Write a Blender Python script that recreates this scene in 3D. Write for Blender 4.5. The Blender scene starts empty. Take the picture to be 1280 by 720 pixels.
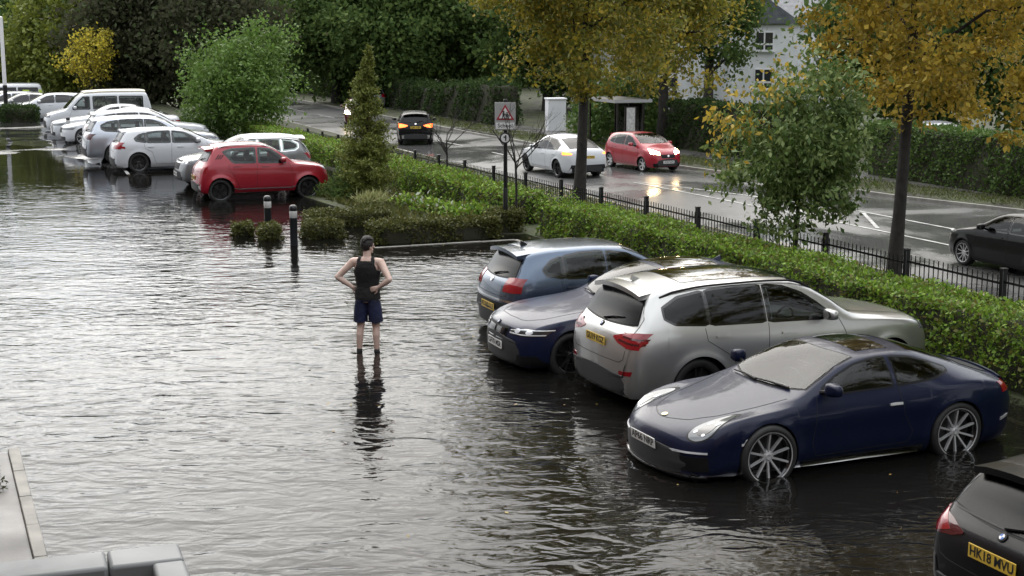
import bpy, bmesh, math, random
import numpy as np
from mathutils import Vector, Matrix
from mathutils.bvhtree import BVHTree
R=math.radians
sc=bpy.context.scene
COL=sc.collection
rng=np.random.default_rng(7)
random.seed(7)

# ------------------------------------------------------------------ tagging
def tag(o,label=None,cat=None,group=None,kind=None):
    if label: o['label']=label
    if cat: o['category']=cat
    if group: o['group']=group
    if kind: o['kind']=kind
    return o
def empty(name,loc=(0,0,0),rz=0,parent=None):
    o=bpy.data.objects.new(name,None); COL.objects.link(o)
    o.location=loc; o.rotation_euler=(0,0,rz); o.empty_display_size=.2
    if parent is not None: o.parent=parent
    return o
def kids(o): return [c for c in bpy.data.objects if c.parent==o]
def copy_tree(o,parent=None,tree=None):
    if tree is None:
        tree={}
        for c in bpy.data.objects:
            if c.parent: tree.setdefault(c.parent.name,[]).append(c)
    c=o.copy(); COL.objects.link(c)
    if parent is not None: c.parent=parent
    for ch in tree.get(o.name,[]): copy_tree(ch,c,tree)
    return c

# ------------------------------------------------------------------ mesh builder
class MB:
    def __init__(s): s.v=[];s.f=[];s.m=[]
    def add(s,vs,fs,mi=0):
        n=len(s.v); s.v+= [tuple(p) for p in vs]; s.f+=[tuple(i+n for i in f) for f in fs]; s.m+=[mi]*len(fs); return s
    def box(s,c,d,rz=0,mi=0,M=None):
        x,y,z=d[0]/2,d[1]/2,d[2]/2
        vs=[Vector((a*x,b*y,e*z)) for a in(-1,1) for b in(-1,1) for e in(-1,1)]
        T=Matrix.Translation(c)@(M if M is not None else Matrix.Rotation(rz,4,'Z'))
        return s.add([T@p for p in vs],[(0,1,3,2),(4,6,7,5),(0,4,5,1),(2,3,7,6),(0,2,6,4),(1,5,7,3)],mi)
    def path(s,pts,rad,n=8,mi=0,cap=True):
        P=[Vector(p) for p in pts]; k=len(P)
        if not hasattr(rad,'__len__'): rad=[rad]*k
        vs=[];fs=[];prev=None
        for i in range(k):
            d=(P[min(i+1,k-1)]-P[max(i-1,0)]).normalized()
            a=Vector((0,0,1)) if abs(d.z)<.9 else Vector((1,0,0))
            if prev is not None: a=prev
            x=(a-d*a.dot(d)).normalized(); y=d.cross(x); prev=x
            for j in range(n):
                t=2*math.pi*j/n; vs.append(P[i]+(x*math.cos(t)+y*math.sin(t))*rad[i])
        for i in range(k-1):
            for j in range(n):
                fs.append((i*n+j,i*n+(j+1)%n,(i+1)*n+(j+1)%n,(i+1)*n+j))
        if cap: fs+= [tuple(range(n-1,-1,-1)),tuple((k-1)*n+j for j in range(n))]
        return s.add(vs,fs,mi)
    def lathe(s,prof,n=24,axis='Z',c=(0,0,0),mi=0,close=False):
        vs=[];k=len(prof)
        for r,z in prof:
            for j in range(n):
                t=2*math.pi*j/n; a,b=r*math.cos(t),r*math.sin(t)
                p=(a,b,z) if axis=='Z' else ((a,z,-b) if axis=='Y' else (z,a,b))
                vs.append((p[0]+c[0],p[1]+c[1],p[2]+c[2]))
        fs=[]
        for i in range(k if close else k-1):
            i2=(i+1)%k
            for j in range(n): fs.append((i*n+j,i*n+(j+1)%n,i2*n+(j+1)%n,i2*n+j))
        return s.add(vs,fs,mi)
    def prism(s,poly,z0,z1,mi=0):
        n=len(poly); vs=[(p[0],p[1],z0) for p in poly]+[(p[0],p[1],z1) for p in poly]
        fs=[tuple(range(n-1,-1,-1)),tuple(range(n,2*n))]+[(i,(i+1)%n,n+(i+1)%n,n+i) for i in range(n)]
        return s.add(vs,fs,mi)
    def build(s,name,mats,parent=None,loc=(0,0,0),rz=0,smooth=35,bevel=0,seg=2):
        me=bpy.data.meshes.new(name); me.from_pydata(s.v,[],s.f)
        if not isinstance(mats,(list,tuple)): mats=[mats]
        for m in mats: me.materials.append(m)
        if len(mats)>1: me.polygons.foreach_set('material_index',s.m)
        me.update()
        if smooth:
            me.shade_smooth(); me.set_sharp_from_angle(angle=R(smooth))
        o=bpy.data.objects.new(name,me); COL.objects.link(o)
        o.location=loc; o.rotation_euler=(0,0,rz)
        if parent is not None: o.parent=parent
        if bevel:
            b=o.modifiers.new('bevel','BEVEL'); b.width=bevel; b.segments=seg; b.limit_method='ANGLE'
        return o

# ------------------------------------------------------------------ materials
def nt(m): return m.node_tree.nodes,m.node_tree.links
def mat(name,col,rough=.5,metal=0,coat=0,coatr=.03,ior=1.5,emit=None,es=0,trans=0,alpha=1):
    m=bpy.data.materials.new(name); m.use_nodes=True
    b=m.node_tree.nodes['Principled BSDF']
    b.inputs['Base Color'].default_value=(*col,1); b.inputs['Roughness'].default_value=rough
    b.inputs['Metallic'].default_value=metal; b.inputs['Coat Weight'].default_value=coat
    b.inputs['Coat Roughness'].default_value=coatr; b.inputs['Coat IOR'].default_value=1.38; b.inputs['IOR'].default_value=ior
    b.inputs['Transmission Weight'].default_value=trans
    if emit: b.inputs['Emission Color'].default_value=(*emit,1); b.inputs['Emission Strength'].default_value=es
    return m
def node(m,t,**kw):
    n=m.node_tree.nodes.new(t)
    for k,v in kw.items():
        if k in n.inputs.keys(): n.inputs[k].default_value=v
        else: setattr(n,k,v)
    return n
def noisy(m,c1,c2,scale=4,detail=6,coord='Object',rough=None,bump=0,bscale=30,lo=.35,hi=.65,dist=.01):
    """base colour mottled between two real colours, optional roughness range and bump"""
    N,Lk=nt(m); b=N['Principled BSDF']
    tc=N.new('ShaderNodeTexCoord'); n1=node(m,'ShaderNodeTexNoise',Scale=scale,Detail=detail)
    Lk.new(tc.outputs[coord],n1.inputs['Vector'])
    mr=N.new('ShaderNodeMapRange'); mr.inputs[1].default_value=lo; mr.inputs[2].default_value=hi
    Lk.new(n1.outputs[0],mr.inputs[0])
    mx=N.new('ShaderNodeMix'); mx.data_type='RGBA'; mx.inputs[6].default_value=(*c1,1); mx.inputs[7].default_value=(*c2,1)
    Lk.new(mr.outputs[0],mx.inputs[0]); Lk.new(mx.outputs[2],b.inputs['Base Color'])
    if rough:
        r=N.new('ShaderNodeMapRange'); r.inputs[1].default_value=lo;r.inputs[2].default_value=hi
        r.inputs[3].default_value=rough[0]; r.inputs[4].default_value=rough[1]
        n3=node(m,'ShaderNodeTexNoise',Scale=scale*.37,Detail=4); Lk.new(tc.outputs[coord],n3.inputs['Vector'])
        Lk.new(n3.outputs[0],r.inputs[0]); Lk.new(r.outputs[0],b.inputs['Roughness'])
    if bump:
        n2=node(m,'ShaderNodeTexNoise',Scale=bscale,Detail=4); Lk.new(tc.outputs[coord],n2.inputs['Vector'])
        bp=N.new('ShaderNodeBump'); bp.inputs['Strength'].default_value=bump; bp.inputs['Distance'].default_value=dist
        Lk.new(n2.outputs[0],bp.inputs['Height']); Lk.new(bp.outputs[0],b.inputs['Normal'])
    return m
def paint(name,col,metal=.5,rough=.35,wet=.0,coat=1.0):
    """car paint under clear coat; wet = rain beads standing on it"""
    m=mat(name,col,rough,metal,coat,.04)
    N,Lk=nt(m); b=N['Principled BSDF']
    tc=N.new('ShaderNodeTexCoord')
    if wet:
        v=node(m,'ShaderNodeTexVoronoi',Scale=70.0); v.inputs['Randomness'].default_value=1
        Lk.new(tc.outputs['Object'],v.inputs['Vector'])
        cr=N.new('ShaderNodeMapRange'); cr.inputs[1].default_value=.38; cr.inputs[2].default_value=.05
        Lk.new(v.outputs['Distance'],cr.inputs[0])
        ge=N.new('ShaderNodeNewGeometry'); sx=N.new('ShaderNodeSeparateXYZ'); Lk.new(ge.outputs['Normal'],sx.inputs[0])
        up=N.new('ShaderNodeMapRange'); up.inputs[1].default_value=.35; up.inputs[2].default_value=.8
        Lk.new(sx.outputs[2],up.inputs[0])
        mu=N.new('ShaderNodeMath'); mu.operation='MULTIPLY'; Lk.new(cr.outputs[0],mu.inputs[0]); Lk.new(up.outputs[0],mu.inputs[1])
        bp=N.new('ShaderNodeBump'); bp.inputs['Strength'].default_value=wet; bp.inputs['Distance'].default_value=.004
        Lk.new(mu.outputs[0],bp.inputs['Height'])
        Lk.new(bp.outputs[0],b.inputs['Coat Normal']); Lk.new(bp.outputs[0],b.inputs['Normal'])
    return m
M={}
M['black']=mat('black_plastic',(.008,.008,.009),.5)
M['black'].node_tree.nodes['Principled BSDF'].inputs['Specular IOR Level'].default_value=.2
M['gloss_black']=mat('gloss_black',(.006,.006,.007),.08,coat=1)
M['under']=mat('underbody',(.006,.006,.006),.9)
M['glass']=mat('car_glass',(.004,.005,.006),.03,ior=1.55)
M['screen']=mat('windscreen_glass',(.035,.042,.040),.04,ior=1.9)
def glassmat(name,tint,ior=1.5,rough=.02):
    m=bpy.data.materials.new(name); m.use_nodes=True; N,Lk=nt(m); N.clear()
    out=N.new('ShaderNodeOutputMaterial'); mx=N.new('ShaderNodeMixShader'); tr=N.new('ShaderNodeBsdfTransparent'); gl=N.new('ShaderNodeBsdfGlossy'); fr=N.new('ShaderNodeFresnel')
    tr.inputs[0].default_value=(*tint,1); gl.inputs['Roughness'].default_value=rough; fr.inputs[0].default_value=ior
    Lk.new(fr.outputs[0],mx.inputs[0]); Lk.new(tr.outputs[0],mx.inputs[1]); Lk.new(gl.outputs[0],mx.inputs[2]); Lk.new(mx.outputs[0],out.inputs[0]); return m
M['clear']=glassmat('clear_car_glass',(.55,.60,.58)); M['privacy']=glassmat('privacy_glass',(.10,.11,.11),1.5,.04); M['rearglass']=glassmat('rear_glass',(.05,.055,.055),1.45,.22); M['wscreen']=glassmat('windscreen',(.66,.72,.70),1.47)
M['cabin']=mat('cabin_trim',(.028,.028,.030),.7); M['seatcloth']=mat('seat_cloth',(.055,.054,.054),.75)
M['seam']=mat('panel_gap',(.004,.004,.005),.7)
M['chrome']=mat('chrome',(.75,.75,.76),.12,1)
M['alloy']=mat('alloy',(.62,.62,.63),.38,.55)
M['alloy_dark']=mat('dark_alloy',(.05,.05,.052),.35,.7)
M['rubber']=mat('tyre_rubber',(.014,.014,.014),.6)
M['lamp_clear']=mat('headlamp_lens',(.13,.14,.15),.10,.2,coat=.5)
M['lamp_dark']=mat('headlamp_housing',(.03,.032,.035),.1,coat=1)
M['drl']=mat('lamp_strip',(.8,.82,.85),.2,.2,coat=1)
M['tail']=mat('tail_lamp_red',(.24,.005,.010),.1,coat=1)
M['tail_dark']=mat('tail_lamp_smoked',(.06,.004,.006),.1,coat=1)
M['plate_w']=mat('plate_white',(.72,.72,.70),.4)
M['plate_y']=mat('plate_yellow',(.62,.42,.05),.4)
M['ink']=mat('plate_ink',(.01,.01,.012),.5)
M['blue_badge']=mat('badge_blue',(.03,.12,.4),.3)

# ------------------------------------------------------------------ layout frame
CAM_H=4.66; F_PX=1843.0; PITCH=.1759
O0=Vector((6.3,18.4)); ES=Vector((-.3746,.9272)); ET=Vector((.9272,.3746))   # s runs along the hedge away from us, t across it to the road
def st(s,t): p=O0+ES*s+ET*t; return p.x,p.y
ALONG=math.atan2(ES.y,ES.x)      # direction of the road away from the camera
ACROSS=math.atan2(ET.y,ET.x)     # nose-to-hedge direction of the parking bays
# ------------------------------------------------------------------ car bodies
def text_mesh(cu,name,parent):
    t=bpy.data.objects.new('tmp_text',cu); COL.objects.link(t); dg=bpy.context.evaluated_depsgraph_get(); ev=t.evaluated_get(dg)
    me=ev.to_mesh(); vs=[tuple(v.co) for v in me.vertices]; fs=[tuple(p.vertices) for p in me.polygons]; ev.to_mesh_clear()
    m=cu.materials[0]; bpy.data.objects.remove(t); bpy.data.curves.remove(cu)
    g=MB(); g.add(vs,fs); return g.build(name,m,parent,smooth=0)
def text_curve(body,size,m,off=0,ext=.0008):
    cu=bpy.data.curves.new('lettering','FONT'); cu.body=body; cu.size=size; cu.align_x='CENTER'; cu.align_y='CENTER'; cu.extrude=ext; cu.offset=off; cu.resolution_u=3
    cu.materials.append(m); return cu
def pchip(pts,x):
    xs=np.array([p[0] for p in pts],float); ys=np.array([p[1] for p in pts],float); x=np.asarray(x,float)
    h=np.diff(xs); d=np.diff(ys)/h; m=np.zeros_like(ys)
    for i in range(1,len(xs)-1):
        if d[i-1]*d[i]>0:
            w1=2*h[i]+h[i-1]; w2=h[i]+2*h[i-1]; m[i]=(w1+w2)/(w1/d[i-1]+w2/d[i])
    m[0]=d[0]; m[-1]=d[-1]
    x=np.clip(x,xs[0],xs[-1]); k=np.clip(np.searchsorted(xs,x)-1,0,len(xs)-2)
    t=(x-xs[k])/h[k]
    return (2*t**3-3*t**2+1)*ys[k]+(t**3-2*t**2+t)*h[k]*m[k]+(-2*t**3+3*t**2)*ys[k+1]+(t**3-t**2)*h[k]*m[k+1]
def scale_spec(S,sx=1,sy=1,sz=1,**kw):
    q=dict(S)
    for k in('top','belt'): q[k]=[(a*sx,b*sz) for a,b in S[k]]
    for k in('plan','roofw'): q[k]=[(a*sx,b*sy) for a,b in S[k]]
    q['L']*=sx; q['fo']*=sx; q['wb']*=sx; q['W']*=sy
    q['crown']=[(a*sx,b*sz) for a,b in S['crown']]
    q['_s']=(sx,sy,sz); q.update(kw); return q
class Car:
    def __init__(s,S,name,loc,rz,paintm,res=1.0,bodyname='body'):
        s.S=S; s.L=S['L']; s.root=empty(name,loc,rz); s.paint=paintm
        V,Fc,mi=s.body(S,res)
        s.bvh=BVHTree.FromPolygons([Vector(v) for v in V],Fc)
        mb=MB(); mb.v=V; mb.f=Fc; mb.m=mi
        s.mb=mb; s.holes=[]; s.open_cabin=res>=1
        s.bodyo=mb.build(bodyname,[paintm,M['under'],S.get('cladmat',M['black'])],s.root,smooth=42)
        s.res=res
    def body(s,S,res):
        L=S['L']; Rw=S['R']; Ra=S.get('Ra',Rw+.045); cz=Rw-.01
        wc=[S['fo'],S['fo']+S['wb']]
        us=list(np.arange(0,L+1e-6,.06/res))+[0,.006,.018,.04,.07,L,L-.006,L-.018,L-.04,L-.07]
        sill=S.get('sill',.22); z0e=S.get('z0e',sill)
        for w in wc:
            a0=math.acos(max(-1,min(1,(sill-cz)/Ra))) if sill>cz else math.pi/2
            lim=math.sqrt(Ra*Ra-(sill-cz)**2) if sill>cz else Ra
            us+= [w+lim*math.sin(t) for t in np.linspace(-math.pi/2,math.pi/2,int(20*res)+5)]
            us+= [w-lim-.004,w+lim+.004]
        us=sorted(set(round(float(u),4) for u in us if 0<=u<=L))
        o=[us[0]]
        for u in us[1:]:
            if u-o[-1]>.0035: o.append(u)
        o[-1]=L; us=np.array(o)
        zt=pchip(S['top'],us); zb=np.minimum(pchip(S['belt'],us),zt-.012); w=pchip(S['plan'],us)
        wr=np.minimum(pchip(S['roofw'],us),w-.02); cr=pchip(S['crown'],us)
        nA,nB,nC,nD=2,int(12*res)+2,int(8*res)+2,int(7*res)+2
        rr=S.get('round',.07)
        prof=S.get('prof',[(0,.90),(.1,.955),(.3,.99),(.5,1.0),(.72,.992),(.9,.972),(1,.945)])
        rings=[]; clad=S.get('clad',0)
        for i,u in enumerate(us):
            e=min(u,L-u); g=0 if e>=rr else rr*(1-math.sqrt(max(0,1-(1-e/rr)**2)))
            t=zt[i]-g; b=min(zb[i],t-.012)-g*.6; ww=w[i]-g; wrr=min(wr[i],ww-.02); z0=sill+g*.5
            # end overhangs rise towards the bumpers
            if u<wc[0]-Ra: z0=sill+(z0e-sill)*(1-u/(wc[0]-Ra))+g*.5
            zl=z0
            for k in wc:
                if abs(u-k)<Ra: zl=max(zl,cz+math.sqrt(max(0,Ra*Ra-(u-k)**2)))
            zl=min(zl,b-.03)
            ze=t-cr[i]
            def side(z):
                f=max(0,min(1,(z-z0)/(b-z0))); y=ww*float(pchip(prof,[f])[0])
                fl=0
                for k in wc:
                    d=math.hypot(u-k,z-cz)
                    fl=max(fl,math.exp(-((d-Ra)/.06)**2))
                return y+S.get('flare',.012)*fl
            B=[(side(z),z) for z in zl+(b-zl)*np.linspace(0,1,nB)**.9]
            y1,z1=B[-1]
            C=[]
            for q in range(1,nC+1):
                f=q/nC; bul=S.get('bulge',.018)*math.sin(math.pi*f)*min(1,max(0,(ze-b)/.25))
                C.append((y1+(wrr-y1)*f+bul,z1+(ze-z1)*f))
            D=[(wrr*(1-f),ze+(t-ze)*(1-(1-f)**2)) for f in np.linspace(0,1,nD+1)[1:]]
            P=np.array(B+C+D)
            for it in range(S.get('smooth',2)):
                Q=P.copy(); Q[1:-1]=.5*P[1:-1]+.25*(P[:-2]+P[2:]); Q[:4]=P[:4]; P=Q
            yb=P[0][0]
            A=[(0,zl+.001),(max(.05,yb-.04),zl+.001)]
            rings.append((u,A+[tuple(p) for p in P]))
        n=len(rings[0][1]); W=S['W']
        nf,nb_=S.get('nose',(.10,.06,.45)),S.get('tailr',(.08,.05,.55))
        def warp(u,y,z):
            a=abs(y)/W
            if u<.9: u=u+(nf[0]*a**2.2*1.0+nf[1]*((z-nf[2])/.4)**2)*math.exp(-(u/.32)**1.5)
            if L-u<.9: u=u-(nb_[0]*a**2.2+nb_[1]*((z-nb_[2])/.45)**2)*math.exp(-((L-u)/.32)**1.5)
            return (L/2-u,y,z)
        V=[];Fc=[];mi=[]
        # vertex index: ring i, side s (0 left +y,1 right -y); centre points shared
        idx=[]
        for u,P in rings:
            l=[];r=[]
            for k,(y,z) in enumerate(P):
                l.append(len(V)); V.append(warp(u,y,z))
                if k==0 or k==n-1: r.append(l[-1])
                else: r.append(len(V)); V.append(warp(u,-y,z))
            idx.append((l,r))
        for i in range(len(rings)-1):
            for sd in(0,1):
                a=idx[i][sd]; b=idx[i+1][sd]
                for k in range(n-1):
                    q=(a[k],b[k],b[k+1],a[k+1])
                    if sd==1: q=q[::-1]
                    q2=[]
                    for x in q:
                        if x not in q2: q2.append(x)
                    Fc.append(tuple(q2))
                    zc=(rings[i][1][k][1]+rings[i][1][k+1][1])/2
                    mi.append(1 if k<2 else (2 if zc<clad else 0))
        # end caps as grids so that the warp rounds them
        m=8
        for e in(0,len(rings)-1):
            u,P=rings[e]; rows=[]
            for k in range(n):
                if k in(0,n-1): rows.append([idx[e][0][k]]*(m+1)); continue
                y,z=P[k]; row=[idx[e][0][k]]
                for j in range(1,m):
                    yy=y*(1-2*j/m); row.append(len(V)); V.append(warp(u,yy,z))
                row.append(idx[e][1][k]); rows.append(row)
            for k in range(n-1):
                for j in range(m):
                    q=(rows[k][j],rows[k+1][j],rows[k+1][j+1],rows[k][j+1])
                    if e==0: q=q[::-1]
                    q2=[]
                    for x in q:
                        if x not in q2: q2.append(x)
                    if len(q2)>2: Fc.append(tuple(q2)); mi.append(1 if k<1 else (2 if P[k][1]<clad else 0))
        return V,Fc,mi
    # ---- surface patches that follow the body (glass, lamps, grilles, gaps)
    def cast(s,ax,p):
        L=s.L
        if ax=='L': o,d=Vector((L/2-p[0],4,p[1])),Vector((0,-1,0))
        elif ax=='R': o,d=Vector((L/2-p[0],-4,p[1])),Vector((0,1,0))
        elif ax=='F': o,d=Vector((9,p[0],p[1])),Vector((-1,0,0))
        elif ax=='B': o,d=Vector((-9,p[0],p[1])),Vector((1,0,0))
        else: o,d=Vector((L/2-p[0],p[1],6)),Vector((0,0,-1))
        h=s.bvh.ray_cast(o,d)
        if h[0] is None or (ax in'LR' and h[0].y*o.y<0):
            q=Vector(o); 
            if ax in'LR': q.y=.9*(1 if o.y>0 else -1)
            elif ax in'F': q.x=L/2
            elif ax in'B': q.x=-L/2
            else: q.z=.9
            h=s.bvh.find_nearest(q)
        nrm=h[1]
        if nrm.dot(d)>0: nrm=-nrm
        return h[0],nrm
    @staticmethod
    def resample(c,n):
        P=np.array(c,float)
        if len(P)==1: return np.repeat(P,n+1,0)
        d=np.r_[0,np.cumsum(np.hypot(*np.diff(P,axis=0).T))]
        if d[-1]<1e-9: return np.repeat(P[:1],n+1,0)
        t=np.linspace(0,d[-1],n+1)
        return np.stack([np.interp(t,d,P[:,0]),np.interp(t,d,P[:,1])],1)
    def patch(s,ax,lo,up,name,m,nu=16,nv=5,off=.005,thick=.012,parent=None,lab=None,mb=None):
        lo=s.resample(lo,nu); up=s.resample(up,nu)
        vs=[];ns=[]
        for j in range(nv+1):
            f=j/nv
            for i in range(nu+1):
                h,nr=s.cast(ax,lo[i]*(1-f)+up[i]*f); vs.append(h+nr*off); ns.append(nr)
        W=nu+1; fs=[]
        for j in range(nv):
            for i in range(nu): fs.append((j*W+i,j*W+i+1,(j+1)*W+i+1,(j+1)*W+i))
        bd=[i for i in range(W)]+[j*W+nu for j in range(1,nv+1)]+[nv*W+i for i in range(nu-1,-1,-1)]+[j*W for j in range(nv-1,0,-1)]
        b0=len(vs); vs+= [vs[i]-ns[i]*thick for i in bd]
        k=len(bd)
        for a in range(k): fs.append((bd[(a+1)%k],bd[a],b0+a,b0+(a+1)%k))
        # face the outside
        c=Vector((0,0,0)); f0=fs[(nv//2)*nu+nu//2]; nn=(vs[f0[1]]-vs[f0[0]]).cross(vs[f0[3]]-vs[f0[0]])
        if nn.dot(ns[f0[0]])<0: fs=[f[::-1] for f in fs]
        own=mb is None
        if own: mb=MB()
        mb.add(vs,fs)
        if own:
            o=mb.build(name,m,parent or s.root,smooth=40)
            if lab: o['label']=lab
            return o
    def both(s,lo,up,name,m,**k):
        a=s.patch('L',lo,up,name,m,**k); b=s.patch('R',lo,up,name,m,**k); return a,b
    def pair(s,ax,lo,up,name,m,**k):
        """the same patch on +y and -y of a front / rear / top view"""
        i=1 if ax=='T' else 0
        fl=lambda c:[(p[0],-p[1]) if i else (-p[0],p[1]) for p in c]
        return s.patch(ax,lo,up,name,m,**k),s.patch(ax,fl(lo),fl(up),name,m,**k)
    def strip(s,ax,pts,w=.007,name='panel_gap',m=None,off=.0022,n=30,parent=None,mb=None,thick=.004):
        P=s.resample(pts,n); d=np.gradient(P,axis=0); d/=np.maximum(1e-9,np.hypot(d[:,0],d[:,1]))[:,None]
        nr=np.stack([-d[:,1],d[:,0]],1)*w/2
        return s.patch(ax,P-nr,P+nr,name,m or M['seam'],nu=n,nv=1,off=off,thick=thick,parent=parent,mb=mb)
    def gaps(s,lines,w=.007):
        for ax,pts in lines:
            for a in (('L','R') if ax=='S' else (ax,)): s.strip(a,pts,w,name='panel_gap')
    def window(s,ax,lo,up,name='window',m=None,grow=.018,trim=None,nu=20,nv=5,off=.007,trimname='window_trim',inner=.035):
        g=s.patch(ax,lo,up,name,m or M['glass'],nu=nu,nv=nv,off=off,thick=.004 if s.open_cabin else .012)
        lo=s.resample(lo,nu); up=s.resample(up,nu)
        n2=4
        loop=[p for p in lo]+[lo[-1]+(up[-1]-lo[-1])*k/n2 for k in range(1,n2)]+[p for p in up[::-1]]+[up[0]+(lo[0]-up[0])*k/n2 for k in range(1,n2)]
        Q=[loop[0]]
        for p in loop[1:]:
            if np.hypot(*(p-Q[-1]))>.004: Q.append(p)
        if np.hypot(*(Q[-1]-Q[0]))<.004: Q.pop()
        L=np.array(Q); k=len(L)
        d=np.roll(L,-1,0)-np.roll(L,1,0); d/=np.maximum(1e-9,np.hypot(d[:,0],d[:,1]))[:,None]; nr=np.stack([d[:,1],-d[:,0]],1)
        area=.5*np.sum(L[:,0]*np.roll(L[:,1],-1)-np.roll(L[:,0],-1)*L[:,1])
        if area<0: nr=-nr
        c=L.mean(0); rows=[L+nr*grow,L+nr*grow*.4]
        ins=L-nr*inner; rows.append(ins if s.open_cabin else L*.1+c*.9)
        if not s.open_cabin: rows.insert(2,L*.55+c*.45)
        vs=[];ns=[];offs=off-.004
        for r in rows:
            for p in r: h,q=s.cast(ax,p); vs.append(h+q*offs); ns.append(q)
        fs=[]
        for r in range(len(rows)-1):
            for i in range(k): fs.append((r*k+i,r*k+(i+1)%k,(r+1)*k+(i+1)%k,(r+1)*k+i))
        f0=fs[0]; nn=(vs[f0[1]]-vs[f0[0]]).cross(vs[f0[3]]-vs[f0[0]])
        if nn.dot(ns[0])<0: fs=[f[::-1] for f in fs]
        b0=len(vs)
        for i in range(k): vs.append(vs[i]-ns[i]*.01)
        fs+=[((i+1)%k,i,b0+i,b0+(i+1)%k) if nn.dot(ns[0])>=0 else (i,(i+1)%k,b0+(i+1)%k,b0+i) for i in range(k)]
        MB().add(vs,fs).build(trimname,trim or M['black'],g,smooth=40)
        if s.open_cabin: s.holes.append((ax,L-nr*.004))
        return g
    def cut_cabin(s):
        """take the body panel away behind the glass and line the shell, so that the glass shows the cabin"""
        if not s.open_cabin: return
        V=np.array(s.mb.v); L=s.L
        keep=np.ones(len(s.mb.f),bool); cen=np.array([V[list(f)].mean(0) for f in s.mb.f])
        def inside(poly,P):
            r=np.zeros(len(P),bool); x,y=P[:,0],P[:,1]; j=len(poly)-1
            for i in range(len(poly)):
                xi,yi=poly[i];xj,yj=poly[j]; cnd=((yi>y)!=(yj>y))&(x<(xj-xi)*(y-yi)/(yj-yi+1e-12)+xi); r^=cnd; j=i
            return r
        for ax,poly in s.holes:
            if ax in'LR': P=np.stack([L/2-V[:,0],V[:,2]],1); sel=(V[:,1]>.02) if ax=='L' else (V[:,1]<-.02)
            elif ax=='T': P=np.stack([L/2-V[:,0],V[:,1]],1); sel=V[:,2]>.6
            else: P=np.stack([V[:,1],V[:,2]],1); sel=(V[:,0]<0) if ax=='B' else (V[:,0]>0)
            iv=inside(poly,P)&sel
            for i,f in enumerate(s.mb.f):
                if keep[i] and all(iv[k] for k in f): keep[i]=False
        me=s.bodyo.data; bm=bmesh.new(); bm.from_mesh(me); bm.faces.ensure_lookup_table()
        bmesh.ops.delete(bm,geom=[bm.faces[i] for i in range(len(keep)) if not keep[i]],context='FACES_ONLY'); bm.to_mesh(me); bm.free(); me.update()
        me.materials.append(M['cabin'])
        q=s.bodyo.modifiers.new('lining','SOLIDIFY'); q.thickness=.018; q.offset=-1; q.material_offset=3; q.use_rim=False
    def interior(s,ub,uf,ur,zs=.42,ztop=1.1,yc=.36,cloth=None):
        L=s.L; X=lambda u:L/2-u; m=cloth or M['seatcloth']
        def seat(u,y,w,zt):
            g=MB()
            g.box((X(u-.24),y,zs),(.52,w,.16)); g.box((X(u+.06),y,(zs+zt-.18)/2+.03),(.14,w*.94,zt-.18-zs),M=Matrix.Rotation(R(-14),4,'Y')); g.box((X(u+.16),y,zt-.06),(.08,.24,.17),M=Matrix.Rotation(R(-10),4,'Y'))
            g.build('seat',m,s.root,bevel=.04,seg=3)
        for y in(-yc,yc): seat(uf,y,.50,ztop)
        if ur:
            for y in(-yc,yc): seat(ur,y,.58,ztop-.04)
        g=MB(); g.box((X(ub+.30),0,zs+.28),(.55,2*yc+.50,.26)); g.build('dashboard',M['cabin'],s.root,bevel=.06,seg=3)
        g=MB(); t=np.linspace(0,2*math.pi,25); g.path([(X(ub+.72)+.07*math.sin(a),-yc+.18*math.cos(a),zs+.40+.17*math.sin(a)) for a in t],.016,8); g.path([(X(ub+.5),-yc,zs+.32),(X(ub+.72),-yc,zs+.40)],.03,8); g.build('steering_wheel',M['cabin'],s.root)
        h,n=s.cast('T',(uf-.62,0)); g=MB(); g.box((h.x,0,h.z-.13),(.03,.20,.06)); g.build('rear_view_mirror',M['cabin'],s.root,bevel=.01)
    # ---- fittings
    def wheel(s,spokes=5,rimcol=None,style='double',width=.22,rimf=.72,track=None):
        S=s.S; Rw=S['R']; rr=Rw*rimf; h=width/2
        rimcol=rimcol or M['alloy']; ty=MB(); rm=MB()
        ty.lathe([(rr,-h*.9),(rr+.02,-h),(Rw-.04,-h),(Rw-.012,-h*.86),(Rw,-h*.6),(Rw,h*.6),(Rw-.012,h*.86),(Rw-.04,h),(rr+.02,h),(rr,h*.9)],36,'Y')
        rm.lathe([(rr-.03,-h*.9),(rr-.04,0),(rr-.022,h*.8),(rr-.004,h*.93),(rr+.006,h*.95),(rr+.004,h*.9),(rr,h*.5)],40,'Y',mi=1)
        rm.lathe([(rr-.020,h*.80),(rr-.004,h*.93),(rr+.007,h*.955),(rr+.007,h*.9)],40,'Y')
        rm.lathe([(0,h*.62),(.03,h*.66),(.034,h*.6),(.065,h*.52),(.075,h*.35),(.07,0)],20,'Y')
        def bar(a0,a1,r0,r1,w0,w1,y0,y1,d=.03):
            p=[]
            for r,a,w,y in((r0,a0,w0,y0),(r1,a1,w1,y1)):
                dx,dz=math.cos(a),math.sin(a)
                for sx in(-1,1):
                    for dy in(0,-d): p.append((dx*r-dz*sx*w,y+dy,dz*r+dx*sx*w))
            rm.add(p,[(0,1,5,4),(2,6,7,3),(0,4,6,2),(1,3,7,5),(0,2,3,1),(4,5,7,6)])
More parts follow.
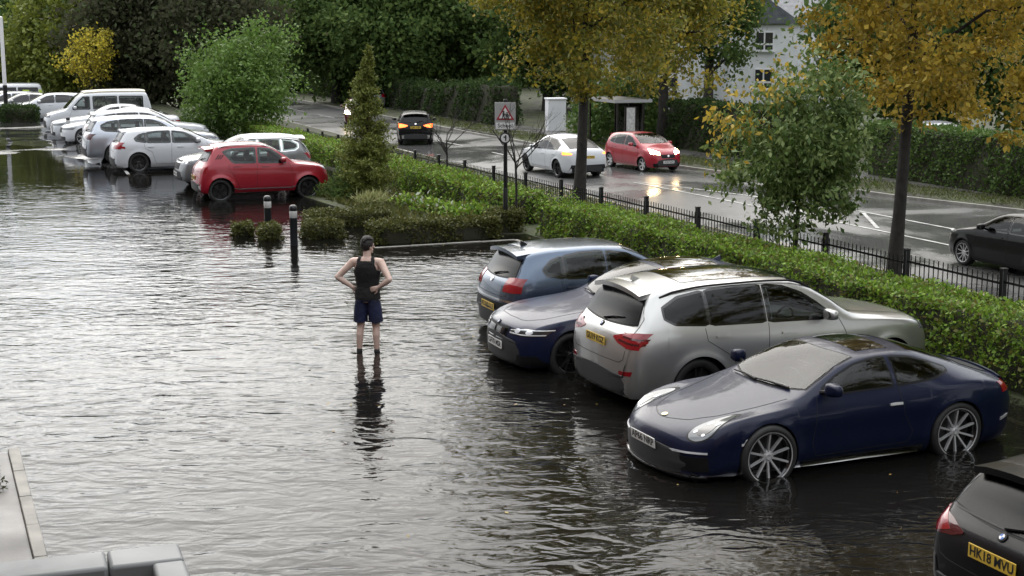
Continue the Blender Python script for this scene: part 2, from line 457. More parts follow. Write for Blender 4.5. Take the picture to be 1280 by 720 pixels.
        for k in range(spokes):
            a=2*math.pi*k/spokes+math.pi/2
            if style=='double':
                e=.16*5/spokes*1.2
                for q in(-1,1): bar(a+q*e*.5,a+q*e,.05,rr-.012,.014,.012,h*.56,h*.82)
            elif style=='y':
                bar(a,a,.05,rr*.55,.022,.018,h*.55,h*.72)
                for q in(-1,1): bar(a,a+q*.28*5/spokes,rr*.5,rr-.012,.014,.012,h*.70,h*.84)
            else:
                bar(a,a,.05,rr-.012,.010 if style=='single' else .03,.0105 if style=='single' else .026,h*.56,h*.82)
        dk=MB(); dk.lathe([(.03,-.02),(rr*.86,-.02),(rr*.86,.005),(.03,.005)],28,'Y')
        tr=track or S['W']-h-.045
        first=None
        for u in(S['fo'],S['fo']+S['wb']):
            for sg in(1,-1):
                e=empty('wheel',(s.L/2-u,sg*tr,Rw),0 if sg>0 else math.pi,s.root)
                if first is None:
                    t=ty.build('tyre',M['rubber'],e,smooth=50); r=rm.build('rim',[rimcol,M['gloss_black']],e,smooth=40); d=dk.build('brake_disc',M['alloy_dark'],e)
                    first=(t,r,d)
                else:
                    for o in first:
                        c=o.copy(); COL.objects.link(c); c.parent=e
    def mirror(s,u,z,m=None,w=.2,out=.17,y=None):
        for ax,sg in(('L',1),('R',-1)):
            h,n=s.cast(ax,(u,z))
            bm=bmesh.new(); bmesh.ops.create_cube(bm,size=1); bmesh.ops.subdivide_edges(bm,edges=bm.edges,cuts=3,use_grid_fill=True)
            for v in bm.verts:
                c=Vector(v.co)*2; q=c.normalized(); f=.55
                c=c*(1-f)+q*f*1.15
                v.co=Vector((c.x*.065*(1-.35*(c.y*.5)),c.y*w/2*.95,c.z*.068*(1-.15*c.y)))
            for f_ in bm.faces: f_.smooth=True
            me=bpy.data.meshes.new('door_mirror'); bm.to_mesh(me); bm.free(); me.materials.append(m or s.paint)
            o=bpy.data.objects.new('door_mirror',me); COL.objects.link(o); o.parent=s.root
            o.location=(h.x-.02,h.y+sg*(out-.02),z+.07); o.scale=(1,sg,1)
            g=MB(); g.lathe([(0,0),(.072,0),(.072,.008),(0,.008)],20,'X',(-.062,0,0))
            gg=g.build('mirror_glass',M['screen'],o); gg.scale=(1,1.05,.72)
            a=MB(); a.path([(h.x,h.y-sg*.03,z-.0),(h.x-.01,h.y+sg*out*.5,z+.035)],[.03,.02],8)
            a.build('mirror_arm',M['black'],s.root)
    def handle(s,u,z,m=None,w=.2):
        for ax in'LR': s.patch(ax,[(u-w/2,z-.012),(u+w/2,z-.010)],[(u-w/2,z+.012),(u,z+.017),(u+w/2,z+.014)],'door_handle',m or s.paint,nu=8,nv=3,off=.022,thick=.025)
    def plate(s,end,z,text,w=.52,h=.111,yellow=False,tilt=0,off=.012,y=0):
        ax=end; hpt,n=s.cast(ax,(y,z)); sg=1 if end=='F' else -1
        g=MB(); g.box((0,0,0),(.008,w,h))
        o=g.build('number_plate',M['plate_y'] if yellow else M['plate_w'],s.root,bevel=.002)
        o.location=(hpt.x+sg*off,y,z); o.rotation_euler=(0,-sg*tilt,0)
        if text:
            cu=text_curve(text,.108,M['ink'],.0022); t=text_mesh(cu,'plate_lettering',o)
            t.rotation_euler=(math.pi/2,0,math.pi/2 if sg>0 else -math.pi/2); t.location=(sg*.0056,0,0)
            wd=max(v.co.x for v in t.data.vertices)-min(v.co.x for v in t.data.vertices)
            t.scale=(min(1.1,(w*.92)/max(wd,.01)),h/.111,1)
        return o
    def badge(s,ax,p,r=.035,m=None,name='badge',off=.012):
        h,n=s.cast(ax,p); g=MB(); g.lathe([(0,.004),(r*.72,.006),(r,.002),(r,-.012),(0,-.012)],18)
        o=g.build(name,m or M['chrome'],s.root); o.location=h+n*(off-.006); o.rotation_mode='QUATERNION'; o.rotation_quaternion=n.to_track_quat('Z','Y'); return o
    def wiper(s,ax,a,b,arm=True):
        h1,n1=s.cast(ax,a); h2,n2=s.cast(ax,b); g=MB()
        g.path([h1+n1*.02,h1.lerp(h2,.5)+n1*.035,h2+n2*.02],[.016,.011,.008],6); return g.build('wiper',M['black'],s.root)
    def aerial(s,u,m=None):
        h,n=s.cast('T',(u,0)); g=MB()
        g.add([(h.x+.07,0,h.z-.005),(h.x-.08,.03,h.z-.005),(h.x-.08,-.03,h.z-.005),(h.x-.075,.006,h.z+.065),(h.x-.075,-.006,h.z+.065)],[(0,1,3),(0,4,2),(0,3,4),(1,2,4,3)])
        return g.build('roof_aerial',m or s.paint,s.root)
    def rails(s,u0,u1,y,m=None):
        for sg in(1,-1):
            g=MB(); pts=[]
            for u in np.linspace(u0,u1,14):
                h,n=s.cast('T',(u,sg*y)); k=min(1,min(u-u0,u1-u)/.18); pts.append((h.x,h.y,h.z+.004+.03*k))
            g.path(pts,.014,8); g.build('roof_rail',m or M['black'],s.root)
def ell(cx,cz,rx,rz,n=14,rot=0):
    t=np.linspace(math.pi,2*math.pi,n); c,q=math.cos(rot),math.sin(rot)
    f=lambda a,b:(cx+a*c-b*q,cz+a*q+b*c)
    return [f(rx*math.cos(a),rz*math.sin(a)) for a in t],[f(rx*math.cos(a),-rz*math.sin(a)) for a in t]
# ------------------------------------------------------------------ the sports coupe
P_navy=paint('navy_paint',(.003,.0065,.027),.1,.4,wet=.22,coat=.55)
P_silver=paint('silver_paint',(.50,.50,.485),.8,.30,wet=.25)
P_blue=paint('dark_blue_paint',(.004,.009,.036),.1,.4,wet=.2,coat=.6)
P_slate=paint('slate_blue_paint',(.085,.115,.165),.75,.26,wet=.2)
P_red=paint('red_paint',(.30,.006,.020),.15,.35)
P_white=paint('white_paint',(.54,.56,.59),0,.4)
P_pale=paint('pale_silver_paint',(.40,.43,.48),.7,.28)
P_black=paint('black_paint',(.003,.003,.004),.0,.4,wet=.15,coat=.5)
for _p in(P_navy,P_blue): _p.node_tree.nodes['Principled BSDF'].inputs['Specular IOR Level'].default_value=.2
P_black.node_tree.nodes['Principled BSDF'].inputs['Specular IOR Level'].default_value=.12
P_grey=paint('grey_paint',(.20,.21,.22),.6,.35)
P_darkred=paint('dark_red_paint',(.09,.008,.012),.3,.35)

SPORTS=dict(L=4.5,W=.905,wb=2.45,fo=1.0,R=.345,Ra=.375,sill=.16,z0e=.14,
 top=[(0,.56),(.05,.60),(.2,.665),(.5,.745),(.9,.825),(1.25,.895),(1.42,.935),(1.75,1.09),(2.1,1.235),(2.4,1.288),(2.7,1.298),(3.05,1.265),(3.4,1.165),(3.8,1.03),(4.15,.915),(4.36,.865),(4.44,.80),(4.5,.70)],
 belt=[(0,.46),(.1,.55),(.3,.66),(.6,.755),(1.0,.805),(1.4,.83),(2.0,.85),(2.7,.875),(3.2,.90),(3.6,.90),(4.0,.865),(4.3,.80),(4.5,.66)],
 plan=[(0,.72),(.06,.775),(.2,.83),(.5,.87),(1.0,.885),(1.5,.865),(2.2,.86),(2.8,.88),(3.3,.915),(3.7,.91),(4.1,.86),(4.35,.79),(4.5,.71)],
 roofw=[(0,.45),(.5,.58),(1.0,.62),(1.4,.72),(1.8,.64),(2.15,.585),(2.7,.56),(3.2,.54),(3.7,.52),(4.1,.55),(4.5,.5)],
 crown=[(0,.03),(.6,.035),(1.3,.03),(1.6,.04),(2.2,.045),(3.2,.06),(3.8,.05),(4.5,.03)],
 nose=(.30,.05,.45),tailr=(.22,.07,.62),flare=.012,bulge=.03,
 prof=[(0,.90),(.1,.95),(.3,.985),(.5,.985),(.7,1.0),(.9,.975),(1,.93)])
def build_sports(loc,rz):
    c=Car(SPORTS,'sports_car',loc,rz,P_navy,1.3)
    # windscreen
    yb=np.linspace(-.66,.66,15); yt=np.linspace(-.52,.52,15)
    c.window('T',[(1.40+.20*(y/.7)**2,y) for y in yb],[(2.16+.10*(y/.55)**2,y) for y in yt],'windscreen',M['wscreen'],grow=.02)
    # side glass
    lo=[(1.75,.915),(2.1,.925),(2.62,.935)]; up=[(1.75,.97),(1.95,1.07),(2.2,1.16),(2.45,1.20),(2.62,1.205)]
    for ax in'LR':
        c.window(ax,lo,up,'side_window',M['clear'],grow=.02)
        c.window(ax,[(2.70,.94),(3.1,.965),(3.42,1.02)],[(2.70,1.20),(2.95,1.175),(3.2,1.11),(3.42,1.03)],'quarter_window',M['clear'],grow=.02)
    c.window('T',[(3.05,y) for y in np.linspace(-.44,.44,9)],[(3.72,y) for y in np.linspace(-.40,.40,9)],'rear_window',M['privacy'],grow=.02)
    # engine lid grille and spoiler lip
    c.patch('T',[(3.82,-.42),(3.82,.42)],[(4.2,-.46),(4.2,.46)],'engine_grille',M['black'],off=.006)
    c.patch('T',[(4.24,-.60),(4.22,0),(4.24,.60)],[(4.37,-.58),(4.38,0),(4.37,.58)],'spoiler',c.paint,off=.022,thick=.03)
    # sunroof
    c.patch('T',[(2.38,-.42),(2.38,.42)],[(2.80,-.42),(2.80,.42)],'sunroof',M['gloss_black'],off=.004)
    # headlamps
    for q in(1,-1):
        lo,up=ell(q*.655,.655,.125,.105,16,rot=-q*.25)
        h=c.patch('F',lo,up,'headlamp',M['lamp_clear'],nu=20,nv=12,off=.006)
        lo,up=ell(q*.668,.660,.074,.058,12); c.patch('F',lo,up,'projector',M['lamp_dark'],nu=12,nv=6,off=.010,parent=h)
        for d in((.05,.05),(-.05,.04),(.05,-.045),(-.06,-.03)):
            lo,up=ell(q*.655+d[0],.655+d[1],.018,.012,8); c.patch('F',lo,up,'daytime_lamp',M['drl'],nu=8,nv=4,off=.011,parent=h)
        lo,up=ell(q*.655,.655,.137,.117,16,rot=-q*.25); c.patch('F',lo,up,'lamp_rim',M['seam'],nu=20,nv=6,off=.002,parent=h)
    # bumper: intakes, light strips, splitter
    c.pair('F',[(.36,.22),(.80,.24)],[(.36,.37),(.80,.40)],'air_intake',M['black'],off=.004,nu=14)
    c.pair('F',[(.40,.415),(.80,.432)],[(.40,.437),(.80,.45)],'light_strip',M['drl'],off=.012,nu=14,nv=2)
    c.patch('F',[(-.32,.21),(.32,.21)],[(-.32,.33),(.32,.33)],'centre_intake',M['black'],off=.003)
    c.patch('F',[(-.84,.145),(0,.135),(.84,.145)],[(-.84,.185),(0,.175),(.84,.185)],'front_lip',M['black'],off=.035,thick=.05,nu=24,nv=2)
    c.patch('F',[(-.82,.187),(0,.177),(.82,.187)],[(-.82,.199),(0,.189),(.82,.199)],'lip_trim',M['chrome'],off=.028,thick=.03,nu=24,nv=1)
    c.plate('F',.445,'AP66 NRP',tilt=-.12,off=.02)
    c.both([(.66,.50),(.77,.51)],[(.66,.525),(.77,.532)],'side_marker',M['drl'],nu=6,nv=2,off=.006)
    o=c.badge('T',(.245,0),.034,mat('gold_badge',(.7,.62,.35),.3,.6),'bonnet_badge'); o.scale=(1.25,1,1)
    # door, bonnet and panel gaps
    L=[('S',[(1.64,.90),(1.60,.70),(1.56,.42),(1.62,.27)]),('S',[(1.62,.27),(2.80,.30)]),('S',[(2.68,.935),(2.74,.62),(2.86,.42),(2.80,.30)]),
       ('T',[(1.34,-.67),(1.0,-.60),(.60,-.50),(.33,-.34),(.22,-.12),(.20,0),(.22,.12),(.33,.34),(.60,.50),(1.0,.60),(1.34,.67)]),
       ('T',[(3.74,-.50),(4.22,-.62)]),('T',[(3.74,.50),(4.22,.62)])]
    c.gaps(L)
    c.handle(2.62,.745,M['alloy'],.16)
    c.mirror(1.72,.93,out=.21,w=.19)
    c.both([(1.45,.155),(3.0,.165)],[(1.45,.235),(3.0,.25)],'side_skirt',M['gloss_black'],off=.02,thick=.03,nu=20,nv=3)
    # tail lamps wrap the corner
    c.pair('B',[(.40,.76),(.83,.72)],[(.40,.80),(.80,.84)],'tail_lamp',M['tail'],off=.007,nu=14)
    c.patch('B',[(-.70,.22),(.70,.22)],[(-.66,.36),(.66,.36)],'rear_diffuser',M['black'],off=.006)
    c.both([(4.1,.40),(4.26,.42)],[(4.1,.43),(4.26,.45)],'exhaust_trim',M['alloy'],off=.01,nu=5,nv=2)
    c.wiper('T',(1.48,.50),(1.40,-.12)); c.wiper('T',(1.40,-.02),(1.44,-.52))
    c.cut_cabin(); c.interior(1.45,2.62,3.05,.36,1.06,.34)
    c.wheel(10,M['alloy'],'single',.24,.775,track=.795)
    tag(c.root,'dark navy sports coupe with ten-spoke wheels standing in the flood, nose towards the car park','sports car','cars parked nose or tail to the hedge')
    return c
# ------------------------------------------------------------------ the other body shapes
SUV=dict(L=4.71,W=.945,wb=2.864,fo=.83,R=.365,sill=.26,z0e=.30,
 top=[(0,.70),(.05,.84),(.15,.945),(.4,1.02),(.9,1.085),(1.25,1.13),(1.4,1.16),(1.75,1.39),(2.05,1.555),(2.3,1.63),(2.8,1.668),(3.4,1.664),(3.9,1.635),(4.25,1.585),(4.33,1.52),(4.58,1.13),(4.64,1.06),(4.70,.88),(4.71,.66)],
 belt=[(0,.62),(.1,.83),(.3,.93),(1.3,1.03),(2.5,1.06),(3.5,1.09),(4.2,1.12),(4.5,1.06),(4.65,.95),(4.71,.62)],
 plan=[(0,.70),(.06,.78),(.2,.85),(.6,.915),(1.2,.938),(2.0,.945),(3.2,.945),(3.9,.935),(4.3,.90),(4.6,.86),(4.71,.80)],
 roofw=[(0,.55),(.5,.70),(1.2,.78),(1.45,.78),(1.8,.72),(2.2,.665),(2.8,.645),(3.6,.635),(4.25,.61),(4.45,.68),(4.71,.75)],
 crown=[(0,.03),(1.3,.035),(2.0,.05),(2.6,.065),(3.9,.06),(4.3,.05),(4.71,.03)],
 nose=(.16,.04,.55),tailr=(.10,.04,.72),flare=.016,bulge=.02)
SUV_D=dict(ws=(1.42,2.16,.74,.60,.14,.10),sides=[([(1.78,1.105),(2.68,1.128)],[(1.78,1.15),(1.95,1.28),(2.15,1.41),(2.4,1.50),(2.68,1.535)]),
  ([(2.75,1.13),(3.52,1.15)],[(2.75,1.538),(3.2,1.54),(3.52,1.52)]),([(3.58,1.152),(4.02,1.185),(4.14,1.25)],[(3.58,1.515),(3.92,1.465),(4.14,1.36)])],
  rear=(1.165,1.505,.70,.56),head=([(.46,.80),(.84,.83)],[(.46,.89),(.80,.95)]),tail=([(.40,.985),(.52,.935),(.72,.895),(.845,.885)],[(.40,1.005),(.60,1.06),(.78,1.085),(.85,1.08)]),
  grille=(.42,.66,.93),plate_f=.50,plate_r=.905,hand=[(2.42,.96),(3.38,.985)],mirror=(1.86,1.10),doors=[1.55,2.70,3.62],dz=(.38,1.10))
SALOON=dict(L=4.709,W=.915,wb=2.851,fo=.79,R=.335,sill=.18,z0e=.17,
 top=[(0,.66),(.05,.73),(.2,.79),(.5,.85),(1.0,.915),(1.4,.965),(1.55,.995),(1.9,1.19),(2.3,1.37),(2.55,1.42),(2.9,1.44),(3.3,1.42),(3.7,1.32),(4.05,1.165),(4.2,1.11),(4.6,1.08),(4.68,1.0),(4.709,.8)],
 belt=[(0,.55),(.1,.68),(.3,.76),(1.0,.86),(2.0,.92),(3.0,.95),(4.0,.98),(4.5,.98),(4.65,.92),(4.709,.7)],
 plan=[(0,.70),(.06,.76),(.2,.82),(.6,.885),(1.2,.905),(2.0,.915),(3.2,.915),(3.9,.90),(4.4,.86),(4.709,.78)],
 roofw=[(0,.5),(.5,.64),(1.2,.72),(1.55,.75),(1.9,.68),(2.4,.60),(3.0,.58),(3.6,.58),(4.1,.66),(4.709,.66)],
 crown=[(0,.03),(1.4,.035),(2.0,.045),(2.6,.06),(3.6,.05),(4.2,.025),(4.709,.02)],
 nose=(.24,.05,.5),tailr=(.12,.04,.62),flare=.012,bulge=.02)
SALOON_D=dict(ws=(1.56,2.34,.70,.55,.16,.10),sides=[([(1.85,.965),(2.75,.985)],[(1.85,.99),(2.1,1.15),(2.4,1.29),(2.75,1.335)]),([(2.82,.987),(3.62,1.01)],[(2.82,1.337),(3.3,1.30),(3.62,1.20)]),([(3.67,1.012),(3.95,1.04)],[(3.67,1.19),(3.95,1.07)])],
  rearT=(3.45,4.08,.52,.60),head=([(.40,.62),(.62,.615),(.84,.63)],[(.40,.685),(.64,.715),(.86,.725)]),tail=([(.36,.82),(.86,.80)],[(.36,.90),(.84,.93)]),
  grille=(.36,.50,.70),plate_f=.43,plate_r=.62,hand=[(2.5,.80),(3.4,.82)],mirror=(1.92,.96),doors=[1.62,2.78,3.66],dz=(.28,.95))
HATCH=dict(L=3.97,W=.841,wb=2.47,fo=.78,R=.31,sill=.19,z0e=.2,
 top=[(0,.62),(.04,.72),(.15,.815),(.5,.91),(.9,.98),(1.1,1.02),(1.4,1.18),(1.75,1.36),(2.0,1.43),(2.5,1.46),(3.0,1.452),(3.4,1.42),(3.60,1.375),(3.67,1.30),(3.86,1.0),(3.92,.935),(3.96,.78),(3.97,.58)],
 belt=[(0,.55),(.1,.70),(.3,.80),(1.0,.90),(2.0,.93),(3.0,.96),(3.6,.99),(3.82,.95),(3.92,.85),(3.97,.56)],
 plan=[(0,.62),(.06,.69),(.2,.76),(.6,.815),(1.2,.836),(2.0,.841),(3.0,.84),(3.5,.825),(3.8,.78),(3.97,.72)],
 roofw=[(0,.5),(.6,.62),(1.1,.70),(1.5,.65),(1.9,.60),(2.5,.585),(3.2,.575),(3.6,.55),(3.85,.63),(3.97,.64)],
 crown=[(0,.03),(1.1,.035),(1.7,.05),(2.5,.055),(3.5,.045),(3.97,.03)],
 nose=(.16,.04,.5),tailr=(.11,.05,.62),flare=.012,bulge=.02)
HATCH_D=dict(ws=(1.10,1.83,.66,.54,.14,.10),sides=[([(1.46,.975),(2.25,.99)],[(1.46,1.01),(1.7,1.17),(1.9,1.28),(2.25,1.34)]),([(2.33,.992),(2.98,1.005)],[(2.33,1.342),(2.7,1.335),(2.98,1.30)]),([(3.03,1.008),(3.30,1.06)],[(3.03,1.292),(3.2,1.24),(3.34,1.13)])],
  rear=(1.02,1.33,.60,.50),head=([(.42,.66),(.76,.70)],[(.42,.76),(.74,.84)]),tail=([(.46,.80),(.77,.80)],[(.46,1.0),(.62,1.02),(.75,1.01)]),
  grille=(.36,.56,.74),plate_f=.42,plate_r=.52,hand=[(2.05,.84),(2.9,.86)],mirror=(1.52,.98),doors=[1.18,2.29,3.08],dz=(.28,.96))
IGNIS=dict(L=3.70,W=.845,wb=2.435,fo=.66,R=.325,sill=.27,z0e=.3,Ra=.385,
 top=[(0,.66),(.04,.84),(.15,.93),(.5,1.0),(.85,1.045),(1.02,1.08),(1.3,1.29),(1.6,1.48),(1.85,1.565),(2.3,1.595),(2.9,1.58),(3.15,1.545),(3.26,1.47),(3.48,1.13),(3.56,1.03),(3.66,.90),(3.70,.62)],
 belt=[(0,.6),(.1,.83),(.3,.92),(1,1.0),(2,1.02),(3.0,1.04),(3.42,1.04),(3.58,.95),(3.7,.6)],
 plan=[(0,.66),(.06,.73),(.2,.79),(.6,.83),(1.2,.835),(2.0,.83),(2.9,.84),(3.3,.83),(3.55,.80),(3.7,.75)],
 roofw=[(0,.5),(.6,.66),(1.05,.72),(1.4,.67),(1.8,.62),(2.4,.61),(3.1,.59),(3.45,.64),(3.7,.66)],
 crown=[(0,.03),(1.05,.035),(1.7,.05),(2.4,.055),(3.2,.04),(3.7,.03)],nose=(.12,.04,.55),tailr=(.09,.05,.62),flare=.035,bulge=.015)
IGNIS_D=dict(ws=(1.05,1.68,.68,.58,.10,.08),sides=[([(1.30,1.065),(2.02,1.075)],[(1.30,1.10),(1.5,1.28),(1.68,1.41),(2.02,1.455)]),([(2.12,1.08),(2.68,1.09),(2.74,1.11)],[(2.12,1.458),(2.75,1.44),(2.98,1.38)])],
  rear=(1.14,1.47,.58,.50),head=([(.40,.80),(.74,.82)],[(.40,.92),(.72,.94)]),tail=([(.56,.84),(.79,.82)],[(.56,.98),(.78,.98)]),
  grille=(.40,.72,.90),plate_f=.5,plate_r=.66,hand=[(1.85,.97),(2.62,.99)],mirror=(1.36,1.07),doors=[1.12,2.07,2.85],dz=(.36,1.05))
CROSS=dict(L=4.75,W=.96,wb=2.89,fo=.88,R=.36,sill=.24,z0e=.26,
 top=[(0,.64),(.05,.74),(.25,.87),(.7,.99),(1.1,1.07),(1.4,1.23),(1.9,1.48),(2.3,1.60),(2.6,1.624),(3.0,1.605),(3.5,1.51),(4.0,1.345),(4.35,1.195),(4.5,1.15),(4.62,1.10),(4.72,.85),(4.75,.6)],
 belt=[(0,.55),(.1,.70),(.3,.82),(1.0,.95),(2.0,.99),(3.0,1.02),(4.0,1.06),(4.5,1.04),(4.7,.9),(4.75,.6)],
 plan=[(0,.70),(.06,.77),(.2,.84),(.6,.92),(1.2,.95),(2.0,.96),(3.2,.96),(3.9,.945),(4.4,.90),(4.75,.80)],
 roofw=[(0,.5),(.6,.70),(1.15,.80),(1.5,.74),(2.0,.66),(2.6,.64),(3.4,.62),(4.0,.62),(4.4,.70),(4.75,.72)],
 crown=[(0,.03),(1.1,.03),(2.0,.06),(3.0,.07),(4.0,.05),(4.75,.03)],nose=(.2,.05,.5),tailr=(.14,.05,.66),flare=.012,bulge=.02)
CROSS_D=dict(ws=(1.15,2.2,.76,.60,.14,.10),sides=[([(1.62,1.04),(2.72,1.06)],[(1.62,1.09),(1.9,1.27),(2.2,1.42),(2.72,1.49)]),([(2.78,1.062),(3.75,1.10)],[(2.78,1.49),(3.3,1.43),(3.75,1.25)])],
  rearT=(3.45,4.36,.56,.62),head=([(.50,.70),(.84,.74)],[(.50,.76),(.82,.83)]),tail=([(.66,.95),(.90,.93)],[(.68,1.0),(.88,1.03)]),
  grille=(.3,.3,.36),plate_f=.45,plate_r=.84,hand=[(2.5,.87),(3.45,.90)],mirror=(1.75,1.03),doors=[1.5,2.75,3.75],dz=(.34,1.03))
MINI=dict(L=3.9,W=.848,wb=2.5,fo=.75,R=.30,sill=.2,z0e=.2,
 top=[(0,.62),(.04,.75),(.2,.89),(.5,1.0),(.75,1.07),(1.0,1.18),(1.5,1.42),(1.8,1.50),(2.2,1.525),(2.9,1.50),(3.35,1.44),(3.5,1.38),(3.7,1.05),(3.8,.92),(3.88,.8),(3.9,.58)],
 belt=[(0,.52),(.1,.70),(.3,.82),(1.0,.93),(2.0,.97),(3.0,1.0),(3.5,1.02),(3.75,.95),(3.9,.55)],
 plan=[(0,.60),(.06,.68),(.2,.76),(.6,.825),(1.2,.845),(2.0,.848),(3.0,.845),(3.5,.82),(3.9,.72)],
 roofw=[(0,.45),(.5,.60),(.85,.70),(1.4,.64),(1.9,.59),(2.5,.58),(3.3,.56),(3.7,.62),(3.9,.64)],
 crown=[(0,.04),(1.0,.05),(1.7,.05),(2.5,.055),(3.9,.03)],nose=(.22,.05,.5),tailr=(.12,.05,.62),flare=.012,bulge=.02)
MINI_D=dict(ws=(.88,1.70,.68,.56,.14,.10),sides=[([(1.25,1.01),(2.1,1.03)],[(1.25,1.05),(1.6,1.27),(1.85,1.37),(2.1,1.40)]),([(2.18,1.032),(2.9,1.05)],[(2.18,1.402),(2.6,1.395),(2.9,1.36)]),([(2.95,1.053),(3.25,1.10)],[(2.95,1.35),(3.28,1.22)])],
  rear=(1.06,1.36,.56,.48),head=([(.36,.72),(.70,.76)],[(.36,.82),(.66,.94)]),tail=([(.56,.85),(.75,.85)],[(.56,1.05),(.72,1.05)]),
  grille=(.34,.58,.72),plate_f=.42,plate_r=.7,hand=[(1.95,.88),(2.8,.90)],mirror=(1.35,1.01),doors=[1.0,2.14,3.0],dz=(.28,.98))
VAN=dict(L=4.79,W=.92,wb=2.92,fo=.95,R=.32,sill=.26,z0e=.28,
 top=[(0,.74),(.04,.86),(.25,.99),(.65,1.09),(.88,1.15),(1.15,1.42),(1.45,1.72),(1.62,1.83),(1.9,1.885),(3.0,1.93),(4.2,1.92),(4.58,1.88),(4.68,1.65),(4.76,1.05),(4.79,.55)],
 belt=[(0,.6),(.1,.85),(.3,.95),(.9,1.07),(2,1.09),(4.0,1.09),(4.6,1.08),(4.76,.9),(4.79,.53)],
 plan=[(0,.72),(.06,.79),(.25,.86),(.6,.90),(1.2,.92),(4.0,.92),(4.5,.905),(4.79,.84)],
 roofw=[(0,.6),(.6,.76),(.9,.82),(1.4,.78),(1.9,.74),(3.0,.735),(4.5,.72),(4.79,.76)],
 crown=[(0,.03),(.9,.03),(1.7,.06),(3,.08),(4.5,.06),(4.79,.03)],nose=(.12,.04,.6),tailr=(.06,.03,.8),flare=.012,bulge=.012)
VAN_D=dict(ws=(.90,1.58,.76,.68,.10,.06),sides=[([(1.22,1.15),(1.95,1.15)],[(1.22,1.22),(1.5,1.53),(1.68,1.69),(1.95,1.70)]),([(2.12,1.15),(3.15,1.15)],[(2.12,1.70),(3.15,1.70)]),([(3.28,1.15),(4.30,1.15)],[(3.28,1.70),(4.30,1.68)])],
  rear=(1.15,1.70,.66,.60),head=([(.50,.78),(.80,.80)],[(.50,.93),(.78,.94)]),tail=([(.72,.80),(.88,.80)],[(.72,1.0),(.87,1.0)]),
  grille=(.50,.80,.92),plate_f=.48,plate_r=.7,hand=[(1.9,.98),(2.2,.98)],mirror=(1.28,1.16),doors=[1.08,2.03,3.2],dz=(.36,1.1))

